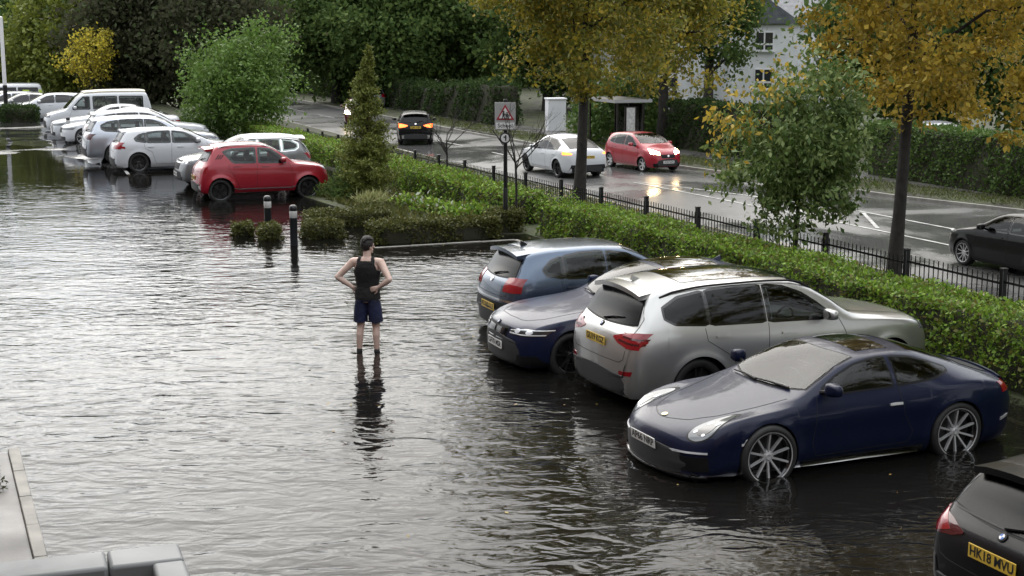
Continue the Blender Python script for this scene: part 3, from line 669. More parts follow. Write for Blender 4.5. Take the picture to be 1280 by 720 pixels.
def sc_pts(P,a,b): return [(p[0]*a,p[1]*b) for p in P]
def dress(c,D,glass=None,head='lamp_clear',tailm=None,pf=None,pr=None,wheels=(5,'alloy','double'),trim=None,lowered='black',spoil=True,gap=True,hide=(),badge=None,priv=False):
    sx,sy,sz=c.S.get('_s',(1,1,1)); fine=c.res>=1
    nu=18 if fine else 10; nv=5 if fine else 3
    op_=c.open_cabin; gl=glass or (M['clear'] if op_ else M['glass']); G=.016; rg=M['privacy'] if op_ else M['glass']
    ub,ut,yb,yt,kb,kt=D['ws']; q=np.linspace(-1,1,11)
    c.window('T',[((ub+kb*y*y)*sx,y*yb*sy) for y in q],[((ut+kt*y*y)*sx,y*yt*sy) for y in q],'windscreen',M['wscreen'] if op_ else M['screen'],nu=nu,nv=nv,grow=G)
    for k_,(lo,up) in enumerate(D['sides']):
        for ax in'LR':
            c.window(ax,sc_pts(lo,sx,sz),sc_pts(up,sx,sz),'side_window',rg if (k_ and priv) else gl,nu=nu,nv=nv,grow=.03 if trim is None else .03,trim=trim or M['gloss_black'])
    if 'rear' in D:
        z0,z1,y0,y1=D['rear']
        c.window('B',[(y*y0*sy,(z0-.03*(1-y*y))*sz) for y in q],[(y*y1*sy,(z1+.02*(1-y*y))*sz) for y in q],'rear_window',M['rearglass'] if op_ else rg,nu=nu,nv=nv,grow=G)
        if fine: c.wiper('B',(.02*sy,(z0-.02)*sz),(-.40*y0*sy*1.4,(z0+.05)*sz))
        if spoil:
            h,n=c.cast('T',((D['sides'][-1][1][-1][0]+.12)*sx if False else c.L-(.36 if c.L>4.3 else .28)*sx,0))
            g=MB(); ww=y1*sy*1.10; zt=c.cast('T',(c.L-.5*sx,0))[0].z
            zs=(z1+.045)*sz; x0=-c.L/2+.50*sx; x1=-c.L/2+(.27 if c.L>4.3 else .22)*sx
            pts=[]
            for j,y in enumerate(np.linspace(-1,1,9)):
                zz=c.cast('T',(c.L/2-x0,y*ww*.94))[0].z
                drop=.02*y*y
                pts+= [(x0,y*ww*.94,zz+.004),(x1+.03*y*y,y*ww,min(zz,zs+.05)-drop),(x1+.035*y*y,y*ww,min(zz,zs+.05)-.055-drop),(x0-.05,y*ww*.94,zz-.07)]
            fs=[]
            for j in range(8):
                for k in range(4): fs.append((j*4+k,j*4+(k+1)%4,(j+1)*4+(k+1)%4,(j+1)*4+k))
            fs+= [(0,1,2,3),(35,34,33,32)]
            g.add(pts,fs); g.build('spoiler',c.paint,c.root)
    if 'rearT' in D:
        a,b,y0,y1=D['rearT']
        c.window('T',[((b+.04*(1-y*y))*sx,y*y1*sy) for y in q],[((a+.05*(1-y*y))*sx,y*y0*sy) for y in q],'rear_window',M['rearglass'] if op_ else rg,nu=nu,nv=nv,grow=G)
    lo,up=D['head']
    if 'head' not in hide:
        for k in(1,-1):
            f=lambda P:[(p[0]*k*sy,p[1]*sz) for p in P]
            h=c.patch('F',f(lo),f(up),'headlamp',M[head],nu=nu,nv=nv,off=.006)
            if head=='lamp_dark':
                a=[f(lo)[0],f(lo)[-1]]; n_=[(p[0],p[1]+.010) for p in f(lo)]; m_=[(p[0],p[1]+.024) for p in f(lo)]; c.patch('F',n_,m_,'light_strip',M['drl'],nu=10,nv=1,off=.010,parent=h)
                n_=[(p[0],p[1]-.022) for p in f(up)]; m_=[(p[0],p[1]-.010) for p in f(up)]; c.patch('F',n_,m_,'light_strip',M['drl'],nu=10,nv=1,off=.010,parent=h)
            if fine and head!='lamp_lit':
                xm=(lo[0][0]+lo[-1][0])/2; zm=(lo[0][1]+up[-1][1])/2
                for d in(-.09,.09):
                    e=ell((xm+d)*k*sy,(zm+.0)*sz,.045,.03,8); c.patch('F',e[0],e[1],'lamp_unit',M['lamp_dark'] if head=='lamp_clear' else M['drl'],nu=8,nv=4,off=.010,parent=h)
    if 'tail' not in hide:
        lo,up=D['tail']; c.pair('B',sc_pts(lo,sy,sz),sc_pts(up,sy,sz),'tail_lamp',tailm or M['tail'],nu=nu,nv=nv,off=.008)
    gy,g0,g1=D['grille']
    c.patch('F',[(-gy*sy*.9,g0*sz),(gy*sy*.9,g0*sz)],[(-gy*sy,g1*sz),(gy*sy,g1*sz)],'grille',M['black'],nu=nu,nv=nv,off=.006)
    si=c.S['sill']
    c.patch('F',[(-.62*sy,si+.03),(.62*sy,si+.03)],[(-.66*sy,si+.17),(.66*sy,si+.17)],'lower_intake',M[lowered],nu=nu,nv=3,off=.005)
    c.patch('B',[(-.72*sy,si+.01),(.72*sy,si+.01)],[(-.66*sy,si+.115),(.66*sy,si+.115)],'rear_diffuser',M[lowered],nu=nu,nv=3,off=.006)
    if pf: c.plate('F',D['plate_f']*sz,pf,off=.016)
    if pr: c.plate('B',D['plate_r']*sz,pr,yellow=True,off=.012)
    for u,z in D['hand']: c.handle(u*sx,z*sz)
    c.mirror(D['mirror'][0]*sx,D['mirror'][1]*sz,out=.2)
    if gap and fine:
        a,b,d=[u*sx for u in D['doors']]; z0,z1=[z*sz for z in D['dz']]
        wl=c.S['fo']+c.S['wb']-c.S['R']-.12
        c.gaps([('S',[(a+.1,z1),(a,z1-.2),(a-.02,z0+.1),(a+.04,z0)]),('S',[(a+.04,z0),(min(d,wl)-.1,z0+.02)]),('S',[(b,z1),(b+.02,(z0+z1)/2),(b+.02,z0)]),
            ('S',[(d,z1),(d-.02,z1-.15),(wl+.02,c.S['R']+.35),(wl-.06,c.S['R']+.1),(min(d,wl)-.1,z0+.02)]),
            ('T',[(ub*sx-.04,-.66*sy),(.5*sx,-.60*sy),(.26*sx,-.42*sy),(.22*sx,0),(.26*sx,.42*sy),(.5*sx,.60*sy),(ub*sx-.04,.66*sy)])])
    if op_:
        c.cut_cabin(); f=D['doors']; c.interior(ub*sx,f[1]*sx-.06,f[2]*sx-.04,(D['dz'][0]+.22)*sz,(D['mirror'][1]+.16)*sz,.37*sy)
    if 'rear' in D and fine and gap:
        z0,z1,y0,y1=D['rear']; W=c.S['W']; zp=(D['plate_r']-.20)*sz if D['plate_r']>.7 else (z0-.30)*sz
        c.gaps([('B',[(-y1*1.02*sy,(z1-.02)*sz),(-y0*1.07*sy,(z0+.05)*sz),(-y0*1.03*sy,(z0-.10)*sz),(-y0*.98*sy,zp+.05),(-y0*.90*sy,zp),(y0*.90*sy,zp),(y0*.98*sy,zp+.05),(y0*1.03*sy,(z0-.10)*sz),(y0*1.07*sy,(z0+.05)*sz),(y1*1.02*sy,(z1-.02)*sz)])])
    if wheels: c.wheel(wheels[0],M[wheels[1]],wheels[2],.22 if c.L<4.3 else .24,.72)
def roundel(c,ax,p,r=.04):
    b=c.badge(ax,p,r,M['black'],'badge',.014)
    g=MB()
    for k in range(4):
        a=[(0,0,.0075)]+[(r*.62*math.cos(k*math.pi/2+t),r*.62*math.sin(k*math.pi/2+t),.0075) for t in np.linspace(0,math.pi/2,6)]
        g.add(a,[tuple(range(7))],k%2)
    g.build('badge_quarters',[M['plate_w'],M['blue_badge']],b)
# ------------------------------------------------------------------ ground, water, road
def g_car(s,t):
    n=.012*np.sin(.9*s+1.3*t)+.014*np.sin(1.7*s-.8*t+1)+.010*np.sin(.35*s+2.1*t+2)+.008*np.sin(3.1*s+.6*t)+.006*np.sin(2.3*t-4.4*s)
    base=np.interp(s,[-30,30,36,41,45,50,60,75,100],[-.12,-.12,-.075,-.02,.0,.022,-.05,-.30,-.55])
    lift=.105*np.clip((t+7.6)/.9,0,1)*np.interp(s,[32,34.5],[0,1])*np.interp(s,[46,52],[1,.2])
    return base+lift+n*np.interp(s,[20,42,55],[0.1,1,1])
def g_verge(s,t):
    f=np.interp(s,[-10,46,120],[-.22,-.72,-.95])
    return np.where(t<1.3,.03,np.where(t<2.5,.03+(f-.03)*(t-1.3)/1.2,f+(-1.08-f)*np.clip((t-2.5)/5.8,0,1)))
def g_all(s,t):
    z=np.where(t<-.05,np.minimum(g_car(s,t),.0)-.12,g_verge(s,t))
    z=np.where(t>8.5,-1.30,z); z=np.where(t>far_edge(s)+.15,-1.06,z)
    z=np.where((t>24),-1.06+np.clip((t-24)/30,0,1)*.6,z)
    return z
FE=[(-60,22.5),(10,22.3),(20,20.4),(27,18.6),(45,16.2),(60,15.7),(300,15.7)]
def far_edge(s): return np.interp(s,[p[0] for p in FE],[p[1] for p in FE])
def sheet(name,ss,ts,zf,m,kind='structure',dz=0):
    S_,T_=np.meshgrid(ss,ts,indexing='ij'); Z=zf(S_,T_)+dz
    X=O0.x+ES.x*S_+ET.x*T_; Y=O0.y+ES.y*S_+ET.y*T_
    a,b=S_.shape; g=MB()
    vs=np.stack([X,Y,Z],-1).reshape(-1,3).tolist(); fs=[(i*b+j,(i+1)*b+j,(i+1)*b+j+1,i*b+j+1) for i in range(a-1) for j in range(b-1)]
    g.v=vs; g.f=[f[::-1] for f in fs]; g.m=[0]*len(fs)
    o=g.build(name,m,smooth=60); 
    if kind: o['kind']=kind
    return o
M['earth']=noisy(mat('grass_and_earth',(.03,.04,.015),.8),(.022,.020,.012),(.045,.060,.016),1.3,8,bump=.8,bscale=14,dist=.06)
def wet_asphalt(name,dark,lite,r0,r1,puddle=.5,sc_=.16,spec=.6):
    m=mat(name,dark,.3); N,Lk=nt(m); b=N['Principled BSDF']; tc=N.new('ShaderNodeTexCoord')
    n1=node(m,'ShaderNodeTexNoise',Scale=sc_,Detail=7.0,Roughness=.62); n1.inputs['Distortion'].default_value=.6; Lk.new(tc.outputs['Object'],n1.inputs['Vector'])
    n2=node(m,'ShaderNodeTexNoise',Scale=34.0,Detail=3.0); Lk.new(tc.outputs['Object'],n2.inputs['Vector'])
    mr=N.new('ShaderNodeMapRange'); mr.interpolation_type='SMOOTHSTEP'; mr.inputs[1].default_value=puddle-.09; mr.inputs[2].default_value=puddle+.09; Lk.new(n1.outputs[0],mr.inputs[0])
    ro=N.new('ShaderNodeMapRange'); ro.inputs[3].default_value=r0; ro.inputs[4].default_value=r1; Lk.new(mr.outputs[0],ro.inputs[0]); Lk.new(ro.outputs[0],b.inputs['Roughness'])
    mx=N.new('ShaderNodeMix'); mx.data_type='RGBA'; mx.inputs[6].default_value=(*dark,1); mx.inputs[7].default_value=(*lite,1)
    n3=node(m,'ShaderNodeTexNoise',Scale=2.6,Detail=6.0); Lk.new(tc.outputs['Object'],n3.inputs['Vector']); Lk.new(n3.outputs[0],mx.inputs[0]); Lk.new(mx.outputs[2],b.inputs['Base Color'])
    bs=N.new('ShaderNodeMapRange'); bs.inputs[3].default_value=.06; bs.inputs[4].default_value=.7; Lk.new(mr.outputs[0],bs.inputs[0])
    bp=N.new('ShaderNodeBump'); bp.inputs['Distance'].default_value=.006; Lk.new(bs.outputs[0],bp.inputs['Strength']); Lk.new(n2.outputs[0],bp.inputs['Height']); Lk.new(bp.outputs[0],b.inputs['Normal'])
    b.inputs['Specular IOR Level'].default_value=spec
    return m
M['carpark']=wet_asphalt('wet_car_park_asphalt',(.022,.022,.023),(.042,.041,.040),.05,.38,.57,.22,.4)
M['road']=wet_asphalt('wet_road_asphalt',(.075,.075,.076),(.12,.12,.118),.08,.42,.50,.12)
M['kerb']=noisy(mat('concrete_kerb',(.22,.21,.19),.6),(.16,.155,.14),(.27,.26,.235),3,6,bump=.3,bscale=60,dist=.004)
M['paving']=noisy(mat('wet_paving',(.10,.096,.092),.35),(.045,.043,.042),(.115,.11,.104),1.3,9,rough=(.10,.55),bump=.3,bscale=50,dist=.004)
M['line']=noisy(mat('road_paint',(.55,.55,.53),.35),(.30,.30,.29),(.66,.66,.64),3,8)
M['path']=noisy(mat('wet_footpath',(.09,.088,.085),.3),(.07,.068,.066),(.12,.118,.112),2,6,rough=(.12,.45))
sheet('ground',np.r_[-400,-120,-60,np.arange(-40,112,2.0),130,180,300,900],np.r_[-900,-300,-120,-60,-30,-26,-20,-12,-6,-.3,-.06,-.04,.6,1.3,1.9,2.5,3.5,5,7,8.3,8.49,8.51,12,15,15.6,16,16.6,17.5,18.4,19,20,21,22,23,24,27,30,40,60,120,400,900],g_all,M['earth'])
sheet('car_park',np.arange(-26,80,.5),np.arange(-26,-.1,.5),g_car,M['carpark'])
def roadz(s,t): return s*0-1.2
def road_sheet():
    ss=np.r_[-60,np.arange(-40,120,2.0),160,240]; g=MB(); vs=[];fs=[]
    for i,s in enumerate(ss):
        e=float(far_edge(s)); 
        for f in np.linspace(0,1,9):
            t=8.6+(e-8.6)*f; x,y=st(s,t); vs.append((x,y,-1.2+.05*math.sin(math.pi*f)))
    for i in range(len(ss)-1):
        for j in range(8): fs.append((i*9+j,i*9+j+1,(i+1)*9+j+1,(i+1)*9+j))
    g.add(vs,fs); o=g.build('road',M['road'],smooth=60); o['kind']='structure'
road_sheet()
def road_z(s,t):
    e=float(far_edge(s)); f=min(1,max(0,(t-8.6)/(e-8.6))); return -1.2+.05*math.sin(math.pi*f)
def kerb_run(name,pts,w,z0,z1,m,unit=.9):
    """a run of kerb stones along (s,t) points"""
    g=MB(); P=[Vector(st(*p)) for p in pts]
    for a,b in zip(P[:-1],P[1:]):
        L=(b-a).length; n=max(1,round(L/unit)); d=(b-a)/L; ang=math.atan2(d.y,d.x)
        for k in range(n):
            c=a+d*(L*(k+.5)/n); g.box((c.x,c.y,(z0+z1)/2+.002*((k*7)%3-1)),(L/n-.008,w,z1-z0),ang)
    o=g.build(name,m,bevel=.008,seg=1); o['kind']='structure'; return o
kerb_run('road_kerb',[(-45,8.53),(118,8.53)],.13,-1.35,-1.08,M['kerb'],1.8)
kerb_run('far_kerb',[(s,float(far_edge(s))+.07) for s in(-40,10,20,27,45,60,118)],.13,-1.35,-1.09,M['kerb'],1.8)
# pavement and side drive on the far side
def strip_sheet(name,pts,w0,w1,z,m,kind='structure'):
    g=MB(); vs=[];fs=[]
    for i,(s,t) in enumerate(pts):
        vs+= [(*st(s,t+w0),z),(*st(s,t+w1),z)]
    for i in range(len(pts)-1): fs.append((2*i,2*i+1,2*i+3,2*i+2))
    g.add(vs,fs); o=g.build(name,m,smooth=0)
    if kind:o['kind']=kind
    return o
FEp=[(s,float(far_edge(s))) for s in(-40,5,10,15,20,27,36,45,60,80,118)]
strip_sheet('far_pavement',FEp,2.6,4.4,-1.045,M['path'])
g=MB(); g.add([(*st(57.5,15.85),-1.05),(*st(57.5,19.9),-1.040),(*st(65,19.9),-1.040),(*st(65,15.85),-1.05)],[(0,1,2,3)])
g.build('driveway',M['path'],smooth=0)['kind']='structure'
# painted lines on the road
def line(a,b,w=.12,name='road_marking'):
    A=Vector(st(*a)); B=Vector(st(*b)); d=(B-A); n=Vector((-d.y,d.x)).normalized()*w/2; g=MB(); k=max(2,int(d.length)); vs=[];fs=[]
    for i in range(k+1):
        f=i/k; p=A+d*f; zz=road_z(a[0]+(b[0]-a[0])*f,a[1]+(b[1]-a[1])*f)+.012
        vs+= [(p.x+n.x,p.y+n.y,zz),(p.x-n.x,p.y-n.y,zz)]
    for i in range(k): fs.append((2*i,2*i+1,2*i+3,2*i+2))
    g.add(vs,fs); return g.build(name,M['line'],smooth=0)
for a,b in (((35,12.5),(29.9,13.9)),((29.9,13.9),(24.5,15.0)),((24.5,15.0),(-30,15.4)),((35,12.3),(21.6,12.85)),((21.6,12.85),(-30,13.4)),
    ((27.5,14.2),(24.3,13.0)),((24.0,14.85),(20.8,13.1)),((20.0,15.1),(16.8,13.2)),((16.0,15.15),(12.8,13.3))):
    tag(line(a,b),kind='structure')
for k in range(9): tag(line((37.5+k*8,12.25),(41.5+k*8,12.2),.1),kind='structure')
# bay lines on the car park
def bay(a,b,w=.09):
    A=Vector(st(*a)); B=Vector(st(*b)); d=B-A; n=Vector((-d.y,d.x)).normalized()*w/2; k=max(1,int(d.length/.5)); vs=[];fs=[]
    for i in range(k+1):
        f=i/k; p=A+d*f; zz=float(g_car(np.array(a[0]+(b[0]-a[0])*f),np.array(a[1]+(b[1]-a[1])*f)))+.028
        vs+= [(p.x+n.x,p.y+n.y,zz),(p.x-n.x,p.y-n.y,zz)]
    for i in range(k): fs.append((2*i,2*i+1,2*i+3,2*i+2))
    g=MB(); g.add(vs,fs); tag(g.build('bay_marking',M['line'],smooth=0),kind='structure')
bay((33.0,-6.5),(54,-6.15),.1)
for s in(33.3,36.0,38.7,41.4,44.1,46.8,49.5): bay((s,-6.4),(s,-1.2))

# flood water: a clear surface over the drowned asphalt; ripples are in the height of the surface
def water_mat():
    m=bpy.data.materials.new('flood_water'); m.use_nodes=True; N,Lk=nt(m); N.clear()
    out=N.new('ShaderNodeOutputMaterial'); mix=N.new('ShaderNodeMixShader'); tr=N.new('ShaderNodeBsdfTransparent'); gl=N.new('ShaderNodeBsdfGlossy')
    tr.inputs[0].default_value=(.36,.34,.31,1); gl.inputs['Roughness'].default_value=.035; gl.inputs[0].default_value=(.74,.75,.76,1)
    tc=N.new('ShaderNodeTexCoord')
    def wv(scale,rot,dist,detail,amp,dx=0):
        mp=N.new('ShaderNodeMapping'); mp.inputs['Scale'].default_value=scale; mp.inputs['Rotation'].default_value=(0,0,rot); mp.inputs['Location'].default_value=(dx,0,0)
        Lk.new(tc.outputs['Object'],mp.inputs['Vector'])
        n=node(m,'ShaderNodeTexNoise',Scale=1.0,Detail=detail,Roughness=.5); n.inputs['Distortion'].default_value=dist
        Lk.new(mp.outputs[0],n.inputs['Vector'])
        mu=N.new('ShaderNodeMath'); mu.operation='MULTIPLY'; mu.inputs[1].default_value=amp; Lk.new(n.outputs[0],mu.inputs[0]); return mu
    def add(a,b):
        q=N.new('ShaderNodeMath'); q.operation='ADD'; Lk.new(a.outputs[0],q.inputs[0]); Lk.new(b.outputs[0],q.inputs[1]); return q
    h=add(add(wv((1.45,2.9,1),R(5),1.0,2.2,WA*.82),wv((3.1,4.8,1),R(-22),.8,2.0,WA*.42,7)),wv((.40,.75,1),R(25),.3,1.0,WA*.8,3))
    # rings spreading from the wading man's shins
    vd=N.new('ShaderNodeVectorMath'); vd.operation='DISTANCE'; vd.inputs[1].default_value=(-2.09,20.98,0); Lk.new(tc.outputs['Object'],vd.inputs[0])
    def mm(o,x,y):
        q=N.new('ShaderNodeMath'); q.operation=o
        for i,k in enumerate((x,y)):
            if k is None: continue
            if isinstance(k,(int,float)): q.inputs[i].default_value=k
            else: Lk.new(k.outputs[0] if o!='MULTIPLY' or not hasattr(k,'operation') or k.bl_idname!='ShaderNodeVectorMath' else k.outputs['Value'],q.inputs[i])
        return q
    d_=N.new('ShaderNodeMath'); d_.operation='MULTIPLY'; d_.inputs[1].default_value=26; Lk.new(vd.outputs['Value'],d_.inputs[0])
    sn=mm('SINE',d_,None); f1=N.new('ShaderNodeMath'); f1.operation='MULTIPLY'; f1.inputs[1].default_value=-1.9; Lk.new(vd.outputs['Value'],f1.inputs[0])
    ex=mm('EXPONENT',f1,None); rg=mm('MULTIPLY',sn,ex); rg=mm('MULTIPLY',rg,.0035); h=add(h,rg)
    # calmer where the water thins out at the far end
    sx=N.new('ShaderNodeSeparateXYZ'); Lk.new(tc.outputs['Object'],sx.inputs[0])
    mr=N.new('ShaderNodeMapRange'); mr.inputs[1].default_value=26; mr.inputs[2].default_value=46; mr.inputs[3].default_value=1; mr.inputs[4].default_value=.16; Lk.new(sx.outputs[1],mr.inputs[0])
    ca=node(m,'ShaderNodeTexNoise',Scale=.16,Detail=2.0); Lk.new(tc.outputs['Object'],ca.inputs['Vector'])
    cm=N.new('ShaderNodeMapRange'); cm.inputs[1].default_value=.35; cm.inputs[2].default_value=.65; cm.inputs[3].default_value=.55; cm.inputs[4].default_value=1.25; Lk.new(ca.outputs[0],cm.inputs[0])
    m1=N.new('ShaderNodeMath'); m1.operation='MULTIPLY'; Lk.new(h.outputs[0],m1.inputs[0]); Lk.new(mr.outputs[0],m1.inputs[1])
    m2=N.new('ShaderNodeMath'); m2.operation='MULTIPLY'; Lk.new(m1.outputs[0],m2.inputs[0]); Lk.new(cm.outputs[0],m2.inputs[1])
    bp=N.new('ShaderNodeBump'); bp.inputs['Strength'].default_value=1; bp.inputs['Distance'].default_value=1; Lk.new(m2.outputs[0],bp.inputs['Height'])
    Lk.new(bp.outputs[0],gl.inputs['Normal'])
    fr=N.new('ShaderNodeFresnel'); fr.inputs[0].default_value=1.34; Lk.new(bp.outputs[0],fr.inputs['Normal'])
    df=N.new('ShaderNodeBsdfDiffuse'); df.inputs[0].default_value=(.05,.048,.043,1); mk=N.new('ShaderNodeMixShader'); mk.inputs[0].default_value=.10
    Lk.new(tr.outputs[0],mk.inputs[1]); Lk.new(df.outputs[0],mk.inputs[2])
    Lk.new(fr.outputs[0],mix.inputs[0]); Lk.new(mk.outputs[0],mix.inputs[1]); Lk.new(gl.outputs[0],mix.inputs[2]); Lk.new(mix.outputs[0],out.inputs[0])
    return m
WA=.028
M['water']=water_mat()
g=MB(); ss=np.linspace(-26,52.5,40); ts=[-25.9,-.2]
vs=[];fs=[]
for s in ss:
    for t in ts: vs.append((*st(s,t),0))
fs=[(2*i+1,2*i+3,2*i+2,2*i) for i in range(39)]
g.add(vs,fs); g.build('flood_water',M['water'],smooth=0)['kind']='structure'

# near left corner: kerb edging and paving above the flood
kerb_run('paving_kerb',[(-9,-11.95),(1.95,-11.95)],.12,-.2,.07,M['kerb'],.915)
g=MB(); pts=[(-9,-12.015),(1.9,-12.015),(1.7,-14.5),(-9,-16)]
g.prism([st(*p) for p in pts][::-1],-.2,.035); g.build('paving',M['paving'],smooth=0)['kind']='structure'

# ------------------------------------------------------------------ foliage
def leaf_mat(name,cols,trans=.4,rough=.5,spec=.3):
    m=bpy.data.materials.new(name); m.use_nodes=True; N,Lk=nt(m); b=N['Principled BSDF']; out=N['Material Output']
    ge=N.new('ShaderNodeNewGeometry'); cr=N.new('ShaderNodeValToRGB'); el=cr.color_ramp.elements
    el[0].position=0; el[0].color=(*cols[0],1); el[1].position=1; el[1].color=(*cols[-1],1)
    for i,c in enumerate(cols[1:-1]): e=el.new((i+1)/(len(cols)-1)); e.color=(*c,1)
    Lk.new(ge.outputs['Random Per Island'],cr.inputs[0]); Lk.new(cr.outputs[0],b.inputs['Base Color']); b.inputs['Roughness'].default_value=rough; b.inputs['Specular IOR Level'].default_value=spec
    tl=N.new('ShaderNodeBsdfTranslucent'); Lk.new(cr.outputs[0],tl.inputs[0]); mx=N.new('ShaderNodeMixShader'); mx.inputs[0].default_value=trans
    Lk.new(b.outputs[0],mx.inputs[1]); Lk.new(tl.outputs[0],mx.inputs[2]); Lk.new(mx.outputs[0],out.inputs[0]); return m
def leaf_mesh(name,P,size,mats,parent=None,droop=.3,width=.62,extra=None,var=.5,mi=None):
    """P: (n,3) leaf positions; every leaf one folded diamond face of its own. extra: MB with solid pieces (material 0); leaves then use the last ones"""
    P=np.asarray(P,float); n=len(P)
    d=rng.normal(size=(n,3)); d[:,2]-=droop; d/=np.linalg.norm(d,axis=1)[:,None]
    u=rng.normal(size=(n,3)); u-=d*(u*d).sum(1)[:,None]; u/=np.linalg.norm(u,axis=1)[:,None]
    s=(np.asarray(size)*(1+var*(rng.random(n)*2-1)))[:,None]
    nn=np.cross(d,u)
    V=np.empty((n,4,3)); V[:,0]=P; V[:,1]=P+d*s*.5+u*s*width*.5+nn*s*.08; V[:,2]=P+d*s; V[:,3]=P+d*s*.5-u*s*width*.5+nn*s*.08
    ev,ef=[],[]
    if extra: ev,ef=extra.v,extra.f
    k=len(ev)
    me=bpy.data.meshes.new(name)
    allv=np.concatenate([np.array(ev,float).reshape(-1,3),V.reshape(-1,3)])
    lens=[len(f) for f in ef]+[4]*n
    loops=np.concatenate([np.array([i for f in ef for i in f],dtype=np.int32),(np.arange(4*n,dtype=np.int32)+k)])
    me.vertices.add(len(allv)); me.vertices.foreach_set('co',allv.ravel())
    me.loops.add(len(loops)); me.loops.foreach_set('vertex_index',loops.astype(np.int32))
    starts=np.r_[0,np.cumsum(lens)[:-1]].astype(np.int32)
    me.polygons.add(len(lens)); me.polygons.foreach_set('loop_start',starts)
    if not isinstance(mats,(list,tuple)): mats=[mats]
    for m in mats: me.materials.append(m)
    a=np.zeros(len(lens),dtype=np.int32)
    if extra: a[len(ef):]=1
    if mi is not None: a[len(ef):]=np.asarray(mi)+(1 if extra else 0)
    me.polygons.foreach_set('material_index',a)
    me.update(calc_edges=True); me.validate()
    o=bpy.data.objects.new(name,me); COL.objects.link(o)
    if parent is not None: o.parent=parent
    return o
M['bark']=noisy(mat('bark',(.018,.015,.012),.8),(.009,.008,.007),(.028,.024,.020),6,6,bump=.8,bscale=25,dist=.02)
M['core']=mat('inner_twigs',(.022,.022,.011),.95)
LM={}
LM['litter']=leaf_mat('fallen_leaf',[(.30,.20,.04),(.16,.09,.03),(.36,.28,.06),(.09,.06,.025)],.1)
LM['hedge']=leaf_mat('hedge_leaf',[(0.085,0.161,0.022),(0.154,0.278,0.030),(0.259,0.396,0.050),(0.111,0.199,0.028),(0.172,0.153,0.041),(0.077,0.144,0.022)],.3)
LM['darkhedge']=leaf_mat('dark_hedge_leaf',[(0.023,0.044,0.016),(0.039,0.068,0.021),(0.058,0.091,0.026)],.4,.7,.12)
LM['box']=leaf_mat('box_leaf',[(0.057,0.067,0.018),(0.098,0.109,0.028),(0.127,0.121,0.034)],.25)
LM['yellow']=leaf_mat('autumn_leaf',[(0.371,0.264,0.036),(0.557,0.396,0.055),(0.233,0.204,0.039),(0.650,0.454,0.068),(0.155,0.161,0.034),(0.464,0.308,0.040)],.4)
LM['olive']=leaf_mat('turning_leaf',[(0.129,0.148,0.029),(0.256,0.245,0.035),(0.091,0.113,0.025),(0.496,0.367,0.047),(0.166,0.175,0.032)],.38)
LM['grey']=leaf_mat('young_tree_leaf',[(0.058,0.106,0.026),(0.097,0.157,0.038),(0.232,0.295,0.103),(0.073,0.121,0.029)],.3)
LM['copper']=leaf_mat('copper_leaf',[(0.046,0.045,0.028),(0.073,0.074,0.042),(0.060,0.088,0.034)],.4,.7,.12)
LM['dgreen']=leaf_mat('dark_green_leaf',[(0.050,0.093,0.030),(0.089,0.143,0.041),(0.139,0.196,0.055),(0.066,0.106,0.033)],.4,.7,.12)
LM['mgreen']=leaf_mat('mid_green_leaf',[(0.047,0.094,0.020),(0.078,0.139,0.029),(0.118,0.188,0.040)],.3)
LM['lime']=leaf_mat('lime_green_leaf',[(0.068,0.127,0.023),(0.105,0.184,0.035),(0.147,0.241,0.052),(0.086,0.139,0.030)],.35)
LM['lgreen']=leaf_mat('yellow_green_leaf',[(0.101,0.137,0.028),(0.168,0.201,0.035),(0.235,0.258,0.042)],.35)
LM['gold']=leaf_mat('gold_lit_leaf',[(0.546,0.435,0.037),(0.677,0.580,0.076),(0.328,0.290,0.037),(0.153,0.156,0.037)],.4)  # yellow light on the small tree is put into this leaf colour
LM['conifer']=leaf_mat('conifer_spray',[(0.090,0.120,0.024),(0.150,0.180,0.036),(0.226,0.233,0.055)],.2)
LM['white']=leaf_mat('white_petal',[(.6,.6,.55),(.45,.5,.40)],.3)
LM['straw']=leaf_mat('pale_grass',[(.30,.32,.13),(.42,.42,.20),(.20,.24,.08)],.3)
LM['grass']=leaf_mat('grass_blade',[(.05,.075,.016),(.08,.10,.022),(.11,.12,.03)],.3)

